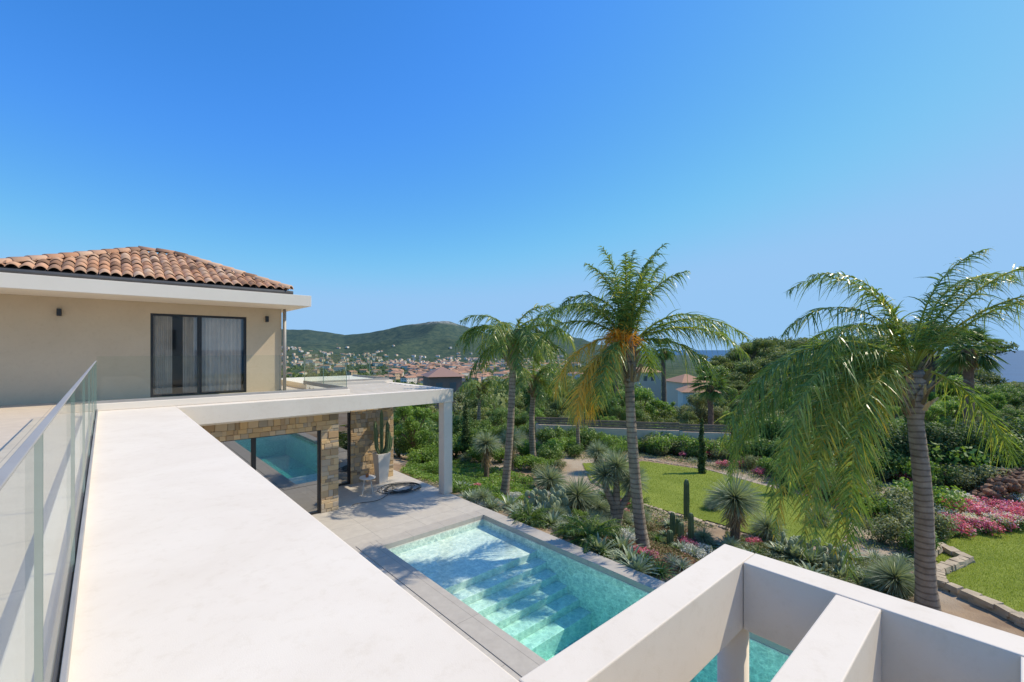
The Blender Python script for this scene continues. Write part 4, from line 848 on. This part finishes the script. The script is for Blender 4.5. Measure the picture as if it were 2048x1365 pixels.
while cnt<296:
    if cnt<210: px=random.gauss(900,75); d=math.exp(random.uniform(math.log(850),math.log(2000)))
    elif cnt<290: px=random.uniform(560,1200); d=math.exp(random.uniform(math.log(1000),math.log(2200)))
    else: px=random.uniform(1200,1300); d=random.uniform(500,1500)
    x,y=at(px,d); g=gz(x,y)
    if g<-76: continue
    k=random.randint(0,5); o=bpy.data.objects.new('town_house',HM[k]); link(o); o.location=(x,y,g+2.0); o.rotation_euler=(0,0,random.uniform(0,3.14)); s_=random.uniform(1.1,1.9); o.scale=(s_,s_,s_)
    o['label']=lab[k]; o['category']='house'; o['group']='houses of the town in the valley'; cnt+=1
V=[];Fc=[];mi=[]; c=0
while c<430:
    px=random.uniform(560,1140); d=math.exp(random.uniform(math.log(1900),math.log(3300))); x,y=at(px,d); g=gz(x,y)
    if g<-76 or g>35: continue
    if d>2700 and random.random()<.6: continue
    w,l,h=random.uniform(4,8),random.uniform(5,12),random.uniform(4,8); a=random.uniform(0,3.14); ca,sa=math.cos(a),math.sin(a); b=len(V)
    for (u,v,z) in ((-w,-l,-3),(w,-l,-3),(w,l,-3),(-w,l,-3),(-w,-l,h),(w,-l,h),(w,l,h),(-w,l,h),(0,-l,h+w*.4),(0,l,h+w*.4)): V.append((x+u*ca-v*sa,y+u*sa+v*ca,g+z+2))
    Fc+=[(b,b+1,b+5,b+4),(b+1,b+2,b+6,b+5),(b+2,b+3,b+7,b+6),(b+3,b,b+4,b+7),(b+4,b+5,b+8),(b+6,b+7,b+9),(b+5,b+6,b+9,b+8),(b+7,b+4,b+8,b+9)]; k=random.choice([0,0,1]); mi+=[k]*6+[2,2]; c+=1
o=pymesh('far_houses',V,Fc,[walls[0],walls[1],M['town_roof']],None,mi); o['kind']='stuff'; o['label']='pale tile-roofed houses scattered over the far wooded slopes'; o['category']='houses'
def midhouse(px,d,w,dp,ztop,rot,wm,rm,label,flat=False):
    x,y=at(px,d); g=gz(x,y); h=ztop-g; e=thing('neighbour_house',label,'house',(x,y,g)); e.rotation_euler=(0,0,-AZ+rot)
    boxes('wall',[(-w/2,w/2,-dp/2,dp/2,-1,h)],wm,e)
    if flat: boxes('roof',[(-w/2-.3,w/2+.3,-dp/2-.3,dp/2+.3,h+.003,h+.3)],rm,e)
    else:
        a,b=w/2+.4,dp/2+.4; pymesh('roof',[(-a,-b,h),(a,-b,h),(a,b,h),(-a,b,h),(-a+b*.8,0,h+b*.4),(a-b*.8,0,h+b*.4)],[(0,1,5,4),(1,2,5),(2,3,4,5),(3,0,4),(3,2,1,0)],rm,e)
    for k in range(int(w/2.2)):
        xx=-w/2+1+k*2.1; boxes('window',[(xx,xx+1.0,-dp/2-.03,-dp/2+.01,h-2.2,h-.9)],M['window_dark'],e)
midhouse(884,72,5.0,6,.3,.35,M['brownhouse'],pmat('brown_roof',(.34,.20,.15)),'brown clad modern house with brown hipped roof')
midhouse(1372,98,6,7,-2.4,.2,walls[0],M['town_roof'],'cream house with pinkish tile roof among trees')
midhouse(1395,84,6,6,-3.2,-.2,walls[1],M['town_roof'],'pale house with low tile roof among trees')
midhouse(1290,120,6,6,-1.4,.2,walls[0],M['town_roof'],'house with red tile roof among trees')
# ------------------------------------------------------------------ light, camera
sd=Vector((3.9,-1.75,4.8)).normalized(); el=math.asin(sd.z); rot=math.atan2(sd.x,sd.y)
w=bpy.data.worlds.new('World'); SC.world=w; w.use_nodes=True; nt=w.node_tree; bg=nt.nodes['Background']
sky=nt.nodes.new('ShaderNodeTexSky'); sky.sky_type='NISHITA'; sky.sun_disc=False; sky.sun_elevation=el; sky.sun_rotation=rot; sky.altitude=100; sky.air_density=1.0; sky.dust_density=.3; sky.ozone_density=3.0
sp=nt.nodes.new('ShaderNodeSeparateColor'); cb=nt.nodes.new('ShaderNodeCombineColor'); nt.links.new(sky.outputs[0],sp.inputs[0])
for i,(pw,k,mxv) in enumerate(((1.5,.37,2.1),(1.0,1.0,3.8),(1.0,1.62,6.0))):
    a=nt.nodes.new('ShaderNodeMath'); a.operation='POWER'; a.inputs[1].default_value=pw; b=nt.nodes.new('ShaderNodeMath'); b.operation='MULTIPLY'; b.inputs[1].default_value=k
    c=nt.nodes.new('ShaderNodeMath'); c.operation='SMOOTH_MIN'; c.inputs[1].default_value=mxv; c.inputs[2].default_value=.8
    nt.links.new(sp.outputs[i],a.inputs[0]); nt.links.new(a.outputs[0],b.inputs[0]); nt.links.new(b.outputs[0],c.inputs[0]); nt.links.new(c.outputs[0],cb.inputs[i])
nt.links.new(cb.outputs[0],bg.inputs[0]); bg.inputs[1].default_value=.15
sl=bpy.data.lights.new('sun','SUN'); sl.energy=4.4; sl.angle=math.radians(.53); sl.color=(1,.89,.70); so=bpy.data.objects.new('sun',sl); link(so); so.rotation_euler=(-sd).to_track_quat('-Z','Y').to_euler()
cam=bpy.data.cameras.new('camera'); cam.lens=F/2048*36; cam.sensor_width=36; cam.shift_y=17.5/2048; cam.clip_start=.05; cam.clip_end=200000
co=bpy.data.objects.new('camera',cam); link(co); co.location=(0,0,CZ); co.rotation_euler=(math.radians(90),0,-AZ); SC.camera=co
SC.view_settings.view_transform='Standard'; SC.view_settings.look='None'; SC.view_settings.exposure=0
